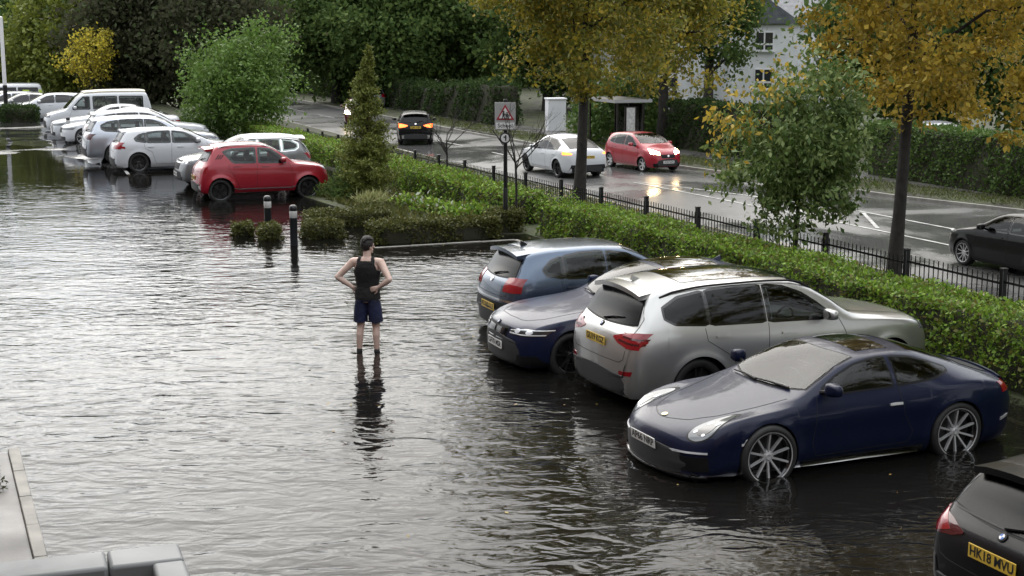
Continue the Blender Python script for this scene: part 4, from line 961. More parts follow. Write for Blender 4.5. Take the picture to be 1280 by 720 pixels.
def clumps(c,r,n,per,spread,shell=.55,low=None,drop=0):
    """leaf positions: blobs spread through an ellipsoid, thicker towards its skin"""
    d=rng.normal(size=(n,3)); d/=np.linalg.norm(d,axis=1)[:,None]
    rad=(shell+(1-shell)*rng.random(n)**.6)[:,None]
    lump=1+.16*np.sin(d[:,:1]*5+c[0])+.14*np.sin(d[:,1:2]*6+c[1])+.12*np.sin(d[:,2:3]*7+2)
    C=np.array(c)+d*rad*lump*np.array(r)
    if low is not None: C=C[C[:,2]>low]
    k=len(C); cnt=(per*(.5+rng.random(k))).astype(int); I=np.repeat(np.arange(k),cnt)
    sp=spread*(.6+.8*rng.random(k))
    off=rng.normal(size=(len(I),3))*sp[I][:,None]*np.array([1,1,.7]); off[:,2]-=drop*np.abs(off[:,0]+off[:,1])
    return C[I]+off,C
def tree(name,label,cat,x,y,z0,ztop,cz,r,rt,leaf,n,per,spread,size,group=None,shell=.5,low=None,lean=(0,0),limbs=9,ftrunk=.75,leaf2=None,mix2=None,droop=.3,width=.62):
    root=empty(name,(x,y,z0)); tag(root,label,cat,group)
    h=cz-z0; g=MB()
    pts=[(lean[0]*f+.04*math.sin(3*f+x),lean[1]*f+.04*math.cos(4*f+y),(ztop-z0)*ftrunk*f) for f in np.linspace(0,1,9)]; pts[0]=(0,0,-.25)
    g.path(pts,[rt*1.45]+[rt*(1.08-.75*f) for f in np.linspace(.06,1,8)],12)
    P,C=clumps((lean[0],lean[1],h),r,n,per,spread,shell,None if low is None else low-z0)
    ids=rng.permutation(len(C))[:limbs]
    tp=np.array(pts)
    for i in ids:
        c=C[i]; zz=max(min(c[2]-.35*math.hypot(c[0],c[1]),pts[-1][2]*.95),pts[1][2]+.3)
        a=np.array([np.interp(zz,tp[:,2],tp[:,k]) for k in range(3)]); rr=rt*(1-.7*zz/pts[-1][2])*.55
        m_=a*.45+c*.55+np.array([0,0,.12*np.linalg.norm(c-a)])
        g.path([a,m_,c],[rr,rr*.6,rr*.22],7)
        for q in range(2):
            c2=C[rng.integers(len(C))]
            if np.linalg.norm(c2-c)<max(r)*.8: g.path([m_,(m_+c2)/2+np.array([0,0,.1]),c2],[rr*.5,rr*.3,rr*.12],5)
    g.build('trunk',M['bark'],root,smooth=60)
    if leaf2 is not None:
        mi=(mix2(P)>rng.random(len(P))).astype(int); leaf_mesh('crown',P,size,[LM[leaf],LM[leaf2]],root,droop=droop,width=width,mi=mi)
    else: leaf_mesh('crown',P,size,LM[leaf],root,droop=droop,width=width)
    return root
def hedge(name,label,s0,s1,t0,t1,zf,z0,leaf,dens,size,cat='hedge',group=None,rough=.13,tilt=0):
    """clipped hedge: twiggy core plus leaves over its faces, in one mesh"""
    L=s1-s0; W=t1-t0; n=max(2,int(L/.8)); g=MB(); vs=[];fs=[]
    ins=.10 if W>.5 else .06
    for i in range(n+1):
        s=s0+ins+(L-2*ins)*i/n; h=zf(s)-ins
        for t,z in((t0+ins,z0(s)),(t0+ins,h),(t1-ins,h),(t1-ins,z0(s))): vs.append((*st(s,t+tilt*(s-s0)),z))
    for i in range(n):
        for k in range(3): fs.append((i*4+k,(i+1)*4+k,(i+1)*4+k+1,i*4+k+1))
    fs+= [(0,1,2,3),(n*4+3,n*4+2,n*4+1,n*4)]
    g.add(vs,fs)
    Hm=zf((s0+s1)/2)-z0((s0+s1)/2); per=2*Hm+W; N_=int(dens*(L*per+2*W*Hm)); s=s0+L*rng.random(N_); q=rng.random(N_)*(per+2*W*Hm/L)
    H=np.array([zf(a) for a in s]); B=np.array([z0(a) for a in s]); hh=H-B
    face=np.where(q<Hm,0,np.where(q<Hm+W,1,np.where(q<per,2,3))); f=rng.random(N_)
    t=np.select([face==0,face==1,face==2],[t0,t0+W*f,t1],t0+W*f); z=np.select([face==1],[H],B+hh*rng.random(N_)**.85)
    s=np.where(face==3,np.where(rng.random(N_)<.5,s0,s1),s)
    lump=rough*(np.sin(s*1.1+z*1.3)*.45+np.sin(s*2.3+z*2)*.5+np.sin(s*5.1+t*4+z*3)*.35+np.sin(s*11+z*9+t*7)*.3)
    nt_=np.select([face==0,face==2],[-1,1],0); nz_=(face==1)*1.0; dep=-np.abs(rng.normal(size=N_))*.05+lump
    ns_=np.where(face==3,np.where(s<(s0+s1)/2,-1,1),0)
    t=t+nt_*dep+rng.normal(size=N_)*.02; z=z+nz_*dep+rng.normal(size=N_)*.02; s=s+ns_*dep
    t=t+tilt*(s-s0)
    P=np.stack([O0.x+ES.x*s+ET.x*t,O0.y+ES.y*s+ET.y*t,z],1)
    o=leaf_mesh(name,P,size,[M['core'],LM[leaf]],extra=g,droop=-.1)
    tag(o,label,cat,group); return o
# ------------------------------------------------------------------ hedges and fence along the road
HGRP='clipped hedges'
hedge('clipped_hedge','long bright green leafy hedge behind the parked sports coupe, under the railings',-7,15.6,.05,1.05,lambda s:float(np.interp(s,[-7,15.6],[1.06,.80])),lambda s:0,'hedge',1000,.062,group=HGRP,rough=.085)
hedge('clipped_hedge','bright green leafy hedge running from the sign post past the conifer',17.3,47,.05,1.05,lambda s:float(np.interp(s,[17,47],[.76,.62])),lambda s:0,'hedge',620,.078,group=HGRP,rough=.085)
M['iron']=mat('black_iron',(.010,.010,.011),.35,.3)
def fence():
    root=empty('railing_fence',(*st(0,2.5),-.2),ALONG); tag(root,'low black iron railing with square posts between hedge and road','fence')
    zb=lambda s:-.15-.0135*s
    step=2.375; n=24; s0=-9+.15
    post=MB(); post.box((0,0,.3),(.085,.085,1.80)); post.prism([(-.05,-.05),(.05,-.05),(.05,.05),(-.05,.05)],1.2,1.225)
    bars=MB()
    k=19
    for j in range(1,k+1): bars.path([(step*j/(k+1),0,.06),(step*j/(k+1),0,1.10)],.0095,5)
    bars.box((step/2,0,.14),(step-.1,.012,.035)); bars.box((step/2,0,.98),(step-.1,.012,.035))
    p0=post.build('post',M['iron'],root,bevel=.006,seg=1); b0=bars.build('panel',M['iron'],root,smooth=60)
    for i in range(n):
        s=s0+step*i
        p=p0 if i==0 else p0.copy(); b=b0 if i==0 else b0.copy()
        if i: COL.objects.link(p); COL.objects.link(b)
        p.location=(s,0,zb(s)+.2); b.location=(s,0,zb(s)+.2)
    return root
fence()

# ------------------------------------------------------------------ trees
tree('street_tree','tall street tree with yellow autumn leaves and bare dark trunk at the road edge','tree',*st(13.0,7.9),-1.0,15,8.2,(3.7,4.2,6.0),.14,'yellow',500,150,.26,.13,group='autumn street trees',shell=.35,low=2.35,limbs=16,lean=(.5,0))
tree('street_tree','tall street tree with olive and yellow leaves, its trunk in front of the white crossover','tree',*st(28.3,6.95),-.95,15,8.0,(3.9,4.3,5.9),.165,'olive',540,125,.30,.145,group='autumn street trees',shell=.35,low=2.55,limbs=14,lean=(.5,.3))
for s_,l in((-3.5,'street tree with yellow leaves right of the picture, beside the black estate'),(-18.5,'street tree with yellow leaves nearest the viewpoint, out to the right')):
    tree('street_tree',l,'tree',*st(s_,7.9),-1.0,16,9.0,(4.4,4.6,6.4),.18,'olive',330,80,.42,.24,group='autumn street trees',shell=.35,low=2.6,limbs=14)
tree('young_tree','young grey green tree behind the hedge, golden at its upper left','tree',*st(8.3,2.2),-.2,4.1,2.4,(1.38,1.4,1.62),.05,'grey',190,78,.19,.112,shell=.25,low=.95,limbs=14,droop=.9,width=.5,leaf2='yellow',mix2=lambda P:np.clip((P[:,2]-3.2)*.6-P[:,0]*.6-.25,0,.9))
tree('round_tree','bright green round topped small tree behind the parked silver cars','tree',*st(47.6,.2),0,4.6,2.35,(2.25,2.1,2.15),.10,'lime',150,130,.34,.15,shell=.4,low=.3,limbs=10)
def conifer():
    x,y=st(24.2,-1.3); root=empty('conifer',(x,y,.02)); tag(root,'slim olive green conifer with a pointed crooked top beside the red car','conifer')
    g=MB(); g.path([(0,0,-.1),(.03,0,1.5),(-.03,.02,3.0),(.12,0,4.1)],[.07,.055,.03,.008],8); g.build('trunk',M['bark'],root)
    n=420; z=.08+3.85*rng.random(n)**1.2; a=rng.random(n)*2*math.pi
    R0=np.interp(z,[0,.25,.9,1.6,2.4,3.0,3.4,4.06],[.62,.84,.84,.68,.50,.34,.2,.04])
    r=R0*(.62+.55*rng.random(n)); lx=np.interp(z,[0,3,4.1],[0,-.02,.12]); per=64
    f=rng.random((n,per))**.7; aa=a[:,None]+rng.normal(size=(n,per))*.10/np.maximum(.25,f)
    rr=r[:,None]*f; sag=.28*(f-.35)*r[:,None]
    P=np.stack([rr*np.cos(aa)+lx[:,None],rr*np.sin(aa),z[:,None]+sag+rng.normal(size=(n,per))*.035],2).reshape(-1,3)
    top=np.stack([rng.normal(size=500)*.03+.11,rng.normal(size=500)*.03,3.3+.8*rng.random(500)],1); P=np.concatenate([P,top])
    leaf_mesh('crown',P,.085,LM['conifer'],root,droop=-.5,width=.35)
conifer()
def sapling(label,s,t,z0,h,spread,seed):
    q=random.Random(seed); x,y=st(s,t); root=empty('bare_sapling',(x,y,z0)); tag(root,label,'tree','bare saplings')
    g=MB(); g.path([(0,0,-.1),(.02,.01,h*.3),(0,0,h*.55)],[.035,.03,.026],7)
    def br(p,d,L,r,dep):
        e=p+d*L; m=p+d*L*.5+Vector((q.uniform(-.06,.06),q.uniform(-.06,.06),.03)); g.path([p,m,e],[r,r*.8,r*.55],5)
        if dep:
            for k in range(q.choice((2,2,3))):
                nd=(d+Vector((q.uniform(-.7,.7),q.uniform(-.7,.7),q.uniform(-.15,.5)))).normalized(); br(p.lerp(e,q.uniform(.45,1)),nd,L*.62,r*.5,dep-1)
    for k in range(6):
        a=k*1.05+q.uniform(-.3,.3); br(Vector((0,0,h*q.uniform(.38,.55))),Vector((math.cos(a)*spread,math.sin(a)*spread,q.uniform(.6,1.3))).normalized(),h*.32,.018,3)
    g.build('branches',M['bark'],root,smooth=60)
sapling('leafless sapling with wide spreading twigs behind the hedge, below the black road SUV',26.3,1.75,-.1,2.5,.9,3)
sapling('leafless sapling with upright twigs close beside the school warning sign',16.6,.0,0,2.9,.75,8)

BG=[ # label, X, Y, z0, ztop, cz, (r), trunk, leaf, n, per, spread, size
 ('tall loose yellow green tree behind the campervan',-29.0,97,-1,8.0,3.8,(4.0,3.5,3.9),.25,'lgreen',170,120,.6,.28),
 ('dark green tree at the far left behind the ambulance',-37.5,104,-1,8.2,3.8,(4.6,4,4.4),.28,'dgreen',190,120,.75,.34),
 ('big dark copper leaved tree behind the campervan roof',-22.6,93,-1,9,4.3,(3.9,4,4.6),.45,'copper',230,140,.62,.30),
 ('dark copper leaved tree with a stout trunk beside the bright round tree',-17.2,88,-.9,9,4.5,(3.4,3.8,3.8),.50,'copper',200,140,.6,.28),
 ('dark green spreading tree beyond the far bend of the road',-13.2,112,-1,10,4.6,(4.8,4.2,5.0),.35,'dgreen',230,140,.7,.34),
 ('dark green broad tree behind the tip of the conifer',-8.0,108,-1,10.5,5.0,(4.5,4.2,5.4),.35,'dgreen',230,140,.7,.34),
 ('mid green tree behind the bare sapling across the road',-3.2,112,-1,11,5.4,(4.6,4.2,5.4),.35,'dgreen',210,140,.7,.34),
 ('dark leafy tree behind the bus shelter with a thick dark trunk',7.3,72,-1,11.5,6.0,(3.3,3.2,3.9),.26,'olive',130,120,.5,.22),
 ('dark green tree with layered branches in front of the white house',11.9,90,-.6,11.5,6.6,(3.5,3.6,3.9),.30,'dgreen',150,130,.55,.26),
 ('dense dark tree over the right hand hedge',20.2,74,-.8,12,5.2,(4.6,4.2,5.6),.35,'dgreen',240,140,.66,.32),
 ('mid green dense tree at the far right behind the hedge',23.8,68,-.8,11,4.6,(3.4,3.2,5.0),.3,'dgreen',200,130,.55,.28),
 ('tall dark tree rising behind the white house',16.5,120,-.6,16,9.5,(7,5,5.5),.4,'dgreen',150,110,.8,.36),
 ('dark green bushy tree between the two autumn street trees, across the road',2.4,101,-1,11,5.6,(4.6,4,5.2),.3,'dgreen',200,130,.66,.34),
]
for b in BG:
    tree('background_tree',b[0],'tree',b[1],b[2],b[3],b[4],b[5],b[6],b[7],b[8],b[9],b[10],b[11],b[12],group='trees beyond the car park and road',shell=.3,limbs=7,low=b[3]+.35)
tree('golden_tree','small golden tree with yellow light put into its leaf colour, behind the campervan','tree',-24.9,88,-.6,5.2,2.9,(1.5,1.4,1.5),.09,'gold',48,60,.28,.17,shell=.3,limbs=8)
def shrub(name,label,x,y,z0,h,r,leaf,n,size,cat='shrub',group=None,droop=-.2,width=.6):
    d=rng.normal(size=(n,3)); d/=np.linalg.norm(d,axis=1)[:,None]; d[:,2]=np.abs(d[:,2])
    lump=1+.18*np.sin(d[:,0]*6+x)+.16*np.sin(d[:,1]*7+y)+.12*np.sin(d[:,2]*8)
    P=d*(.35+.65*rng.random(n)**.45)[:,None]*lump[:,None]*np.array([r,r,h])
    g=MB()
    for k in range(7):
        e=d[k]*np.array([r,r,h])*.7; g.path([(0,0,-.05),tuple(e*.5),tuple(e)],[.03*r,.02*r,.008*r],5)
    root=leaf_mesh(name,P,size,[M['bark'],LM[leaf]],extra=g,droop=droop,width=width); root.location=(x,y,z0); tag(root,label,cat,group); return root
n=52000; u=rng.random(n); X=-62+u*76; Y=128+6*rng.random(n)+.004*(X+25)**2; H=7.2+1.5*np.sin(X*.31)+1.2*np.sin(X*.83+1)
o=leaf_mesh('woodland',np.stack([X,Y,-1.2+(H+1.2)*rng.random(n)**.8],1),.55,LM['dgreen']); tag(o,'dark mass of woodland closing the view behind the trees','woodland',kind='stuff')
shrub('shrub','bright mid green shrub rising behind the bus shelter roof',5.9,75,-1,3.6,2.6,'mgreen',12000,.2)
shrub('shrub','dark low shrub under the bright round tree',*st(49.5,-1.0),0,1.3,1.5,'mgreen',4500,.11)
shrub('shrub','dark green shrub at the foot of the slim conifer',*st(24.6,-1.75),0,.75,.75,'dgreen',3800,.07)
# far side hedges
hedge('tall_hedge','tall dark hedge across the road at the right edge, above the grass strip',8,33.5,21.6,23.2,lambda s:.95,lambda s:-1.1,'mgreen',300,.11,rough=.09,group='hedges across the road')
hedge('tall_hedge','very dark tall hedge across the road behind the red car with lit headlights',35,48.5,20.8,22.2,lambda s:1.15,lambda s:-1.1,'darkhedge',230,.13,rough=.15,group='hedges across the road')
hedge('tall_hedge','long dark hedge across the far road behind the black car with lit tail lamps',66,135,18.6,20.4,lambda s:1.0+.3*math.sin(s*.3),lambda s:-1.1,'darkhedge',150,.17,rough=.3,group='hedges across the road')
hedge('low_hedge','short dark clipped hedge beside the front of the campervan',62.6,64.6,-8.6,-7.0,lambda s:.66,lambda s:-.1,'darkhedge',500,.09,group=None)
# drowned box edging
BGRP='low box hedges standing in the flood'
zero=lambda s:-.15
def box(label,s0,s1,t0,t1,h,dens=2600): hedge('box_hedge',label,s0,s1,t0,t1,lambda s:h,zero,'box',dens,.06,group=BGRP,rough=.10)
box('long low olive box hedge nearest the wading man',15.55,16.1,-3.75,-.75,.47)
hedge('box_hedge','low olive box hedge behind, nearer the red car',18.6,19.2,-4.35,-2.4,lambda s:.33,zero,'box',2200,.055,group=BGRP,rough=.10)
hedge('box_hedge','thin low box hedge reaching to the sign post',16.1,16.6,-.72,.0,lambda s:.5,zero,'box',2200,.055,group=BGRP,rough=.10)
hedge('box_hedge','rounded box hedge stub just right of the nearer bollard',17.0,17.7,-4.75,-4.0,lambda s:.33,zero,'box',2200,.055,group=BGRP,rough=.10)
hedge('box_hedge','small box hedge stub between the two bollards in front of the red car',17.2,17.75,-5.75,-5.35,lambda s:.3,zero,'box',2200,.055,group=BGRP,rough=.10)
hedge('box_hedge','smallest box hedge stub left of the farther bollard',18.0,18.45,-6.2,-5.8,lambda s:.26,zero,'box',2200,.055,group=BGRP,rough=.10)
kerb_run('bay_kerb',[(15.25,-3.8),(15.25,-.55),(13.6,-.55)],.10,-.2,.012,M['kerb'])
# raised soil of the bed between hedge and box edging
g=MB(); g.prism([st(*p) for p in((16.2,-1.6),(17.5,-2.2),(21.5,-2.6),(25.5,-2.9),(25.8,0),(15.9,0))][::-1],-.2,.025); g.build('planting_bed',M['earth'],smooth=0)['kind']='structure'
def flowers(label,s,t,n,r,h,leaf,leaf2,size,name='flowering_plant',frac=.14):
    x,y=st(s,t); P=rng.normal(size=(n,3))*np.array([r*.5,r*.5,0]); P[:,2]=.02+h*rng.random(n)
    mi=(rng.random(n)<frac)*(P[:,2]>h*.45)
    g=MB()
    g.path([(0,0,-.03),(.02,.01,h*.4),(0,.02,h*.8)],.012,5)
    o=leaf_mesh(name,P,size,[M['core'],LM[leaf],LM[leaf2]],extra=g,mi=mi.astype(int),droop=-.3); o.location=(x,y,.02); tag(o,label,'plant','plants in the bed')
for i,(s,t,l) in enumerate(((21.6,-.9,'white flowering plant left of centre in the bed, next to the pale grass tuft'),(20.4,-.75,'white flowering plant in the middle of the bed'),(19.2,-.6,'white flowering plant nearest the box hedge'))):
    flowers(l,s,t,420,.42,.32,'hedge','white',.10)
flowers('leafy green plant without flowers in front of the hedge end',18.0,-.55,600,.5,.42,'hedge','hedge',.12)
x,y=st(22.9,-1.55); P=rng.normal(size=(900,3))*np.array([.20,.2,0]); P[:,2]=.02+.12*rng.random(900)
o=leaf_mesh('grass_tuft',P,.24,LM['straw'],droop=-.8,width=.09); o.location=(x,y,0); tag(o,'pale straw coloured grass tuft in the bed near the conifer','plant')
# weeds on the paving
for i,(s,t,l,n) in enumerate(((1.1,-12.35,'dark weed tuft by the far end of the paving kerb',260),(.55,-12.3,'spiky dark weed against the kerb joint, nearer the camera',320))):
    P=rng.normal(size=(n,3))*np.array([.075,.075,0]); P[:,2]=.0+.06*rng.random(n)
    x,y=st(s,t); o=leaf_mesh('weed',P,.055,LM['copper'],droop=-.5,width=.3); o.location=(x,y,.035); tag(o,l,'weed','weeds on the paving')
# verge grass, both sides
def grass(label,pts,n,zf,size):
    (s0,s1,t0,t1)=pts; s=s0+(s1-s0)*rng.random(n); t=t0+(t1-t0)*rng.random(n)
    if t0>12: t=t+np.interp(s,[p[0] for p in FE],[p[1] for p in FE])-t0+.25
    P=np.stack([O0.x+ES.x*s+ET.x*t,O0.y+ES.y*s+ET.y*t,zf(s,t)],1)
    o=leaf_mesh('grass',P,size,LM['grass'],droop=-1.2,width=.16); tag(o,label,'grass',kind='stuff')
grass('rough grass on the bank between railing and road',(-6,60,1.35,8.35),26000,lambda s,t:g_verge(s,t),.13)
grass('grass strip beyond the far kerb',(5,75,16,18.2),22000,lambda s,t:s*0-1.06,.13)

n=5200; s_=16.2+9.6*rng.random(n); t_=-2.6*rng.random(n)*np.interp(s_,[16,20,26],[.5,.9,1.0])
P=np.stack([O0.x+ES.x*s_+ET.x*t_,O0.y+ES.y*s_+ET.y*t_,s_*0+.02],1); tag(leaf_mesh('ground_cover',P,.13,LM['box'],droop=-.7,width=.4),'low green ground cover filling the planting bed','plants',kind='stuff')
# fallen leaves: floating on the flood near hedge and bed, and lying on verge and gutter
def flat_leaves(name,label,P,size):
    o=leaf_mesh(name,P*np.array([1,1,0]),size,LM['litter'],droop=0)
    co=np.empty(len(o.data.vertices)*3); o.data.vertices.foreach_get('co',co); co=co.reshape(-1,4,3); co[:,:,2]=co[:,:,2]*.18+P[:,None,2]; o.data.vertices.foreach_set('co',co.ravel()); o.data.update(); tag(o,label,'leaves',kind='stuff')
n=240; s_=-6+24*rng.random(n); t_=-.15-9*rng.random(n)**3; flat_leaves('floating_leaves','few fallen leaves floating on the flood by the hedge and parked cars',np.stack([O0.x+ES.x*s_+ET.x*t_,O0.y+ES.y*s_+ET.y*t_,s_*0+.006],1),.055)
n=2600; s_=np.where(rng.random(n)<.5,13,28)+rng.normal(size=n)*4; t_=np.clip(7.2+rng.normal(size=n)*1.3,3,8.4); t2=8.68+.35*rng.random(n)**2; k_=rng.random(n)<.35; t_=np.where(k_,t2,t_)
flat_leaves('leaf_litter','yellow and brown fallen leaves under the street trees and in the gutter',np.stack([O0.x+ES.x*s_+ET.x*t_,O0.y+ES.y*s_+ET.y*t_,np.where(k_,-1.18,g_verge(s_,t_)+.02)],1),.11)

# ------------------------------------------------------------------ street furniture
M['band']=mat('white_band',(.5,.5,.49),.4)
M['bollard']=mat('bollard_black',(.016,.018,.022),.3)
def bollard():
    root=empty('bollard',(0,0,0))
    g=MB(); g.lathe([(.0,1.0),(.035,.998),(.065,.985),(.082,.96),(.088,.93),(.088,.90),(.082,.89),(.082,-.1),(0,-.1)],24); g.build('post',M['bollard'],root)
    g=MB(); g.lathe([(.0835,.72),(.0845,.722),(.0845,.868),(.0835,.87)],24); g.build('white_band',M['band'],root)
    return root
b0=bollard(); BL=[('black bollard with a white band standing in the flood nearest the wading man',16.25,-5.3,-.12),('black bollard with a white band standing in front of the red car doors',18.2,-5.42,-.12),
   ('black bollard with a white band in front of the white car with a black grille',48.6,-6.85,-.02),('black bollard with a white band at the far left edge beside the short hedge',63.0,-8.9,-.12)]
tree_=None
for i,(l,s,t,z) in enumerate(BL):
    o=b0 if i==0 else copy_tree(b0); o.location=(*st(s,t),z); tag(o,l,'bollard','bollards with white bands')
M['signgrey']=mat('sign_back',(.33,.33,.33),.45,.2); M['signwhite']=mat('sign_white',(.62,.62,.62),.4); M['signred']=mat('sign_red',(.30,.02,.03),.4); M['signink']=mat('sign_ink',(.012,.012,.014),.5)
def road_sign():
    x,y=st(16.35,-.35); root=empty('road_sign',(x,y,0),R(-3)); tag(root,'school warning sign with a red triangle on a black pole at the hedge gap','road sign')
    g=MB(); g.lathe([(.045,-.2),(.045,3.02),(.03,3.04),(0,3.04)],14); g.lathe([(.055,-.1),(.055,1.0),(.045,1.03)],14); g.build('pole',M['iron'],root)
    g=MB(); g.box((0,-.07,2.68),(.56,.012,.74)); b=g.build('backing_board',M['signgrey'],root,bevel=.01)
    b.scale=(.84,1,.84); b.location=(0,0,2.68*.16-.02)
    def tri(cx,cz,r,y,m,name,d=.006):
        g=MB(); P=[(cx+r*math.sin(a),cz+r*math.cos(a)) for a in(0,2*math.pi/3,4*math.pi/3)]
        g.add([(p[0],y,p[1]) for p in P]+[(p[0],y+d,p[1]) for p in P],[(0,1,2),(5,4,3),(0,3,4,1),(1,4,5,2),(2,5,3,0)]); return g.build(name,m,b,smooth=0)
    tri(0,2.72,.275,-.084,M['signred'],'red_triangle'); tri(0,2.72,.195,-.089,M['signwhite'],'white_triangle',.006)
    for dx,sc_ in((-.045,1),(.05,.85)):          # two walking figures
        g=MB(); z=2.645; k=.13*sc_
        g.lathe([(0,-.004),(k*.2,-.004),(k*.2,.002),(0,.002)],12,'Y',(dx,-.091,z+k*1.15))
        g.box((dx,-.092,z+k*.55),(k*.42,.004,k*.75)); g.box((dx-k*.25,-.092,z-k*.1),(k*.17,.004,k*.75),M=Matrix.Rotation(.35,4,'Y')); g.box((dx+k*.22,-.092,z-k*.1),(k*.17,.004,k*.75),M=Matrix.Rotation(-.35,4,'Y')); g.box((dx+k*.35,-.092,z+k*.6),(k*.5,.004,k*.15),M=Matrix.Rotation(.7,4,'Y'))
        g.build('walking_figure',M['signink'],b,smooth=0)
    g=MB(); g.box((0,-.081,2.42),(.50,.008,.17)); p=g.build('name_plate',M['signwhite'],b,bevel=.006)
    t=text_mesh(text_curve('School',.15,M['signink'],.002),'sign_lettering',p); t.rotation_euler=(math.pi/2,0,0); t.location=(0,-.0865,2.425)
    g=MB(); g.lathe([(0,-.01),(.125,-.01),(.125,.004),(0,.004)],24,'Y',(0,-.07,2.17)); d=g.build('round_plate',M['signink'],root)
    g=MB(); g.lathe([(0,-.004),(.095,-.004),(.095,.002),(0,.002)],24,'Y',(0,-.083,2.17)); w_=g.build('white_disc',M['signwhite'],d)
    g=MB(); g.box((.012,-.09,2.17),(.03,.004,.13)); g.box((-.012,-.09,2.19),(.05,.004,.03)); g.build('disc_mark',M['signink'],w_,smooth=0)
road_sign()
M['polewhite']=mat('white_pole',(.7,.7,.7),.4)
x,y=-25.75,75.5; root=empty('pole',(x,y,-.3)); tag(root,'slim pale pole with a dark lower half at the left edge, behind the parked row','pole')
g=MB(); g.lathe([(.10,2.0),(.09,5.4),(0,5.45)],14); g.build('upper_pole',M['polewhite'],root)
g=MB(); g.lathe([(.11,-.1),(.11,2.0)],14); g.build('lower_pole',M['iron'],root)
# bus shelter
M['dkframe']=mat('shelter_frame',(.018,.015,.014),.35,.3)
M['pane']=glassmat('clear_pane',(.85,.88,.87))
M['poster']=noisy(mat('poster_paper',(.5,.5,.48),.4),(.40,.40,.39),(.62,.62,.60),9,3)
def shelter():
    x,y=st(47.2,18.9); root=empty('bus_shelter',(x,y,-1.05),ALONG); tag(root,'dark framed bus shelter with a white timetable panel, beyond the road','bus shelter')
    # local x runs along the road away from us, local -y towards the road
    L,W,H=3.0,1.35,2.25
    for px,py in((0,0),(0,W),(L,0),(L,W),(L/2,0)):
        g=MB(); g.box((px,-py*0+py-.0,H/2),(.07,.07,H)); g.build('post',M['dkframe'],root)
    g=MB(); g.box((L/2,W/2-.05,H+.05),(L+.4,W+.55,.09)); r_=g.build('roof',M['dkframe'],root,bevel=.01); g=MB(); g.box((L/2,W+.235,H+.03),(L+.44,.03,.15)); g.box((-.215,W/2-.05,H+.03),(.03,W+.56,.15)); g.build('roof_edge',M['signgrey'],r_)
    g=MB(); g.box((L/2,-.0,1.25),(L-.1,.012,1.75)); g.build('back_pane',M['pane'],root)
    g=MB(); g.box((0,W/2,.55),(.05,W-.1,.05)); g.box((L/2,0,.32),(L-.1,.04,.05)); g.build('rail',M['dkframe'],root)
    g=MB(); g.box((-.0,W/2,1.35),(.06,.62,1.35)); c=g.build('timetable_case',M['dkframe'],root,bevel=.01)
    g=MB(); g.box((-.035,W/2,1.38),(.01,.44,1.18)); g.build('timetable',M['poster'],c)
    g=MB(); g.box((L/2,.25,.5),(L*.7,.25,.05)); g.build('seat',M['dkframe'],root)
shelter()
# garden walls and house across the road
M['render']=noisy(mat('white_render',(.70,.71,.73),.7),(.62,.64,.67),(.74,.75,.77),1.2,6)
M['buff']=noisy(mat('buff_wall',(.30,.27,.21),.8),(.22,.20,.16),(.36,.33,.26),2,6,bump=.4,bscale=20)
M['timber']=noisy(mat('dark_timber',(.035,.030,.026),.7),(.022,.019,.017),(.05,.043,.037),5,5,bump=.4,bscale=24)
M['slate']=noisy(mat('slate_roof',(.10,.11,.125),.5),(.075,.08,.095),(.13,.14,.155),3,6,bump=.5,bscale=12)
M['upvc']=mat('white_frame',(.75,.75,.76),.35)
M['houseglass']=mat('house_glass',(.03,.035,.04),.05,ior=1.7)
x,y=st(60.4,20.2); root=empty('gate_pier',(x,y,-1.05),R(12)); tag(root,'white rendered gate pier with two pale faces beside the driveway across the road','gate pier')
g=MB(); g.box((0,0,.86),(1.0,.8,1.72)); g.build('pier',M['render'],root,bevel=.015); g=MB(); g.box((0,0,1.76),(1.1,.9,.08)); g.build('coping',M['render'],root,bevel=.01)
x,y=st(57.5,21.9); root=empty('garden_wall',(x,y,-1.05),R(2)); tag(root,'low buff garden wall topped with dark timber boards, right of the white gate pier','wall')
g=MB(); g.box((0,0,.42),(3.6,.25,.84)); g.build('wall',M['buff'],root,bevel=.01)
g=MB()
for k in range(9): g.box((0,.0,.90+k*.135),(3.6,.03+.008*(k%2),.125))
g.build('timber_panel',M['timber'],root,smooth=0)
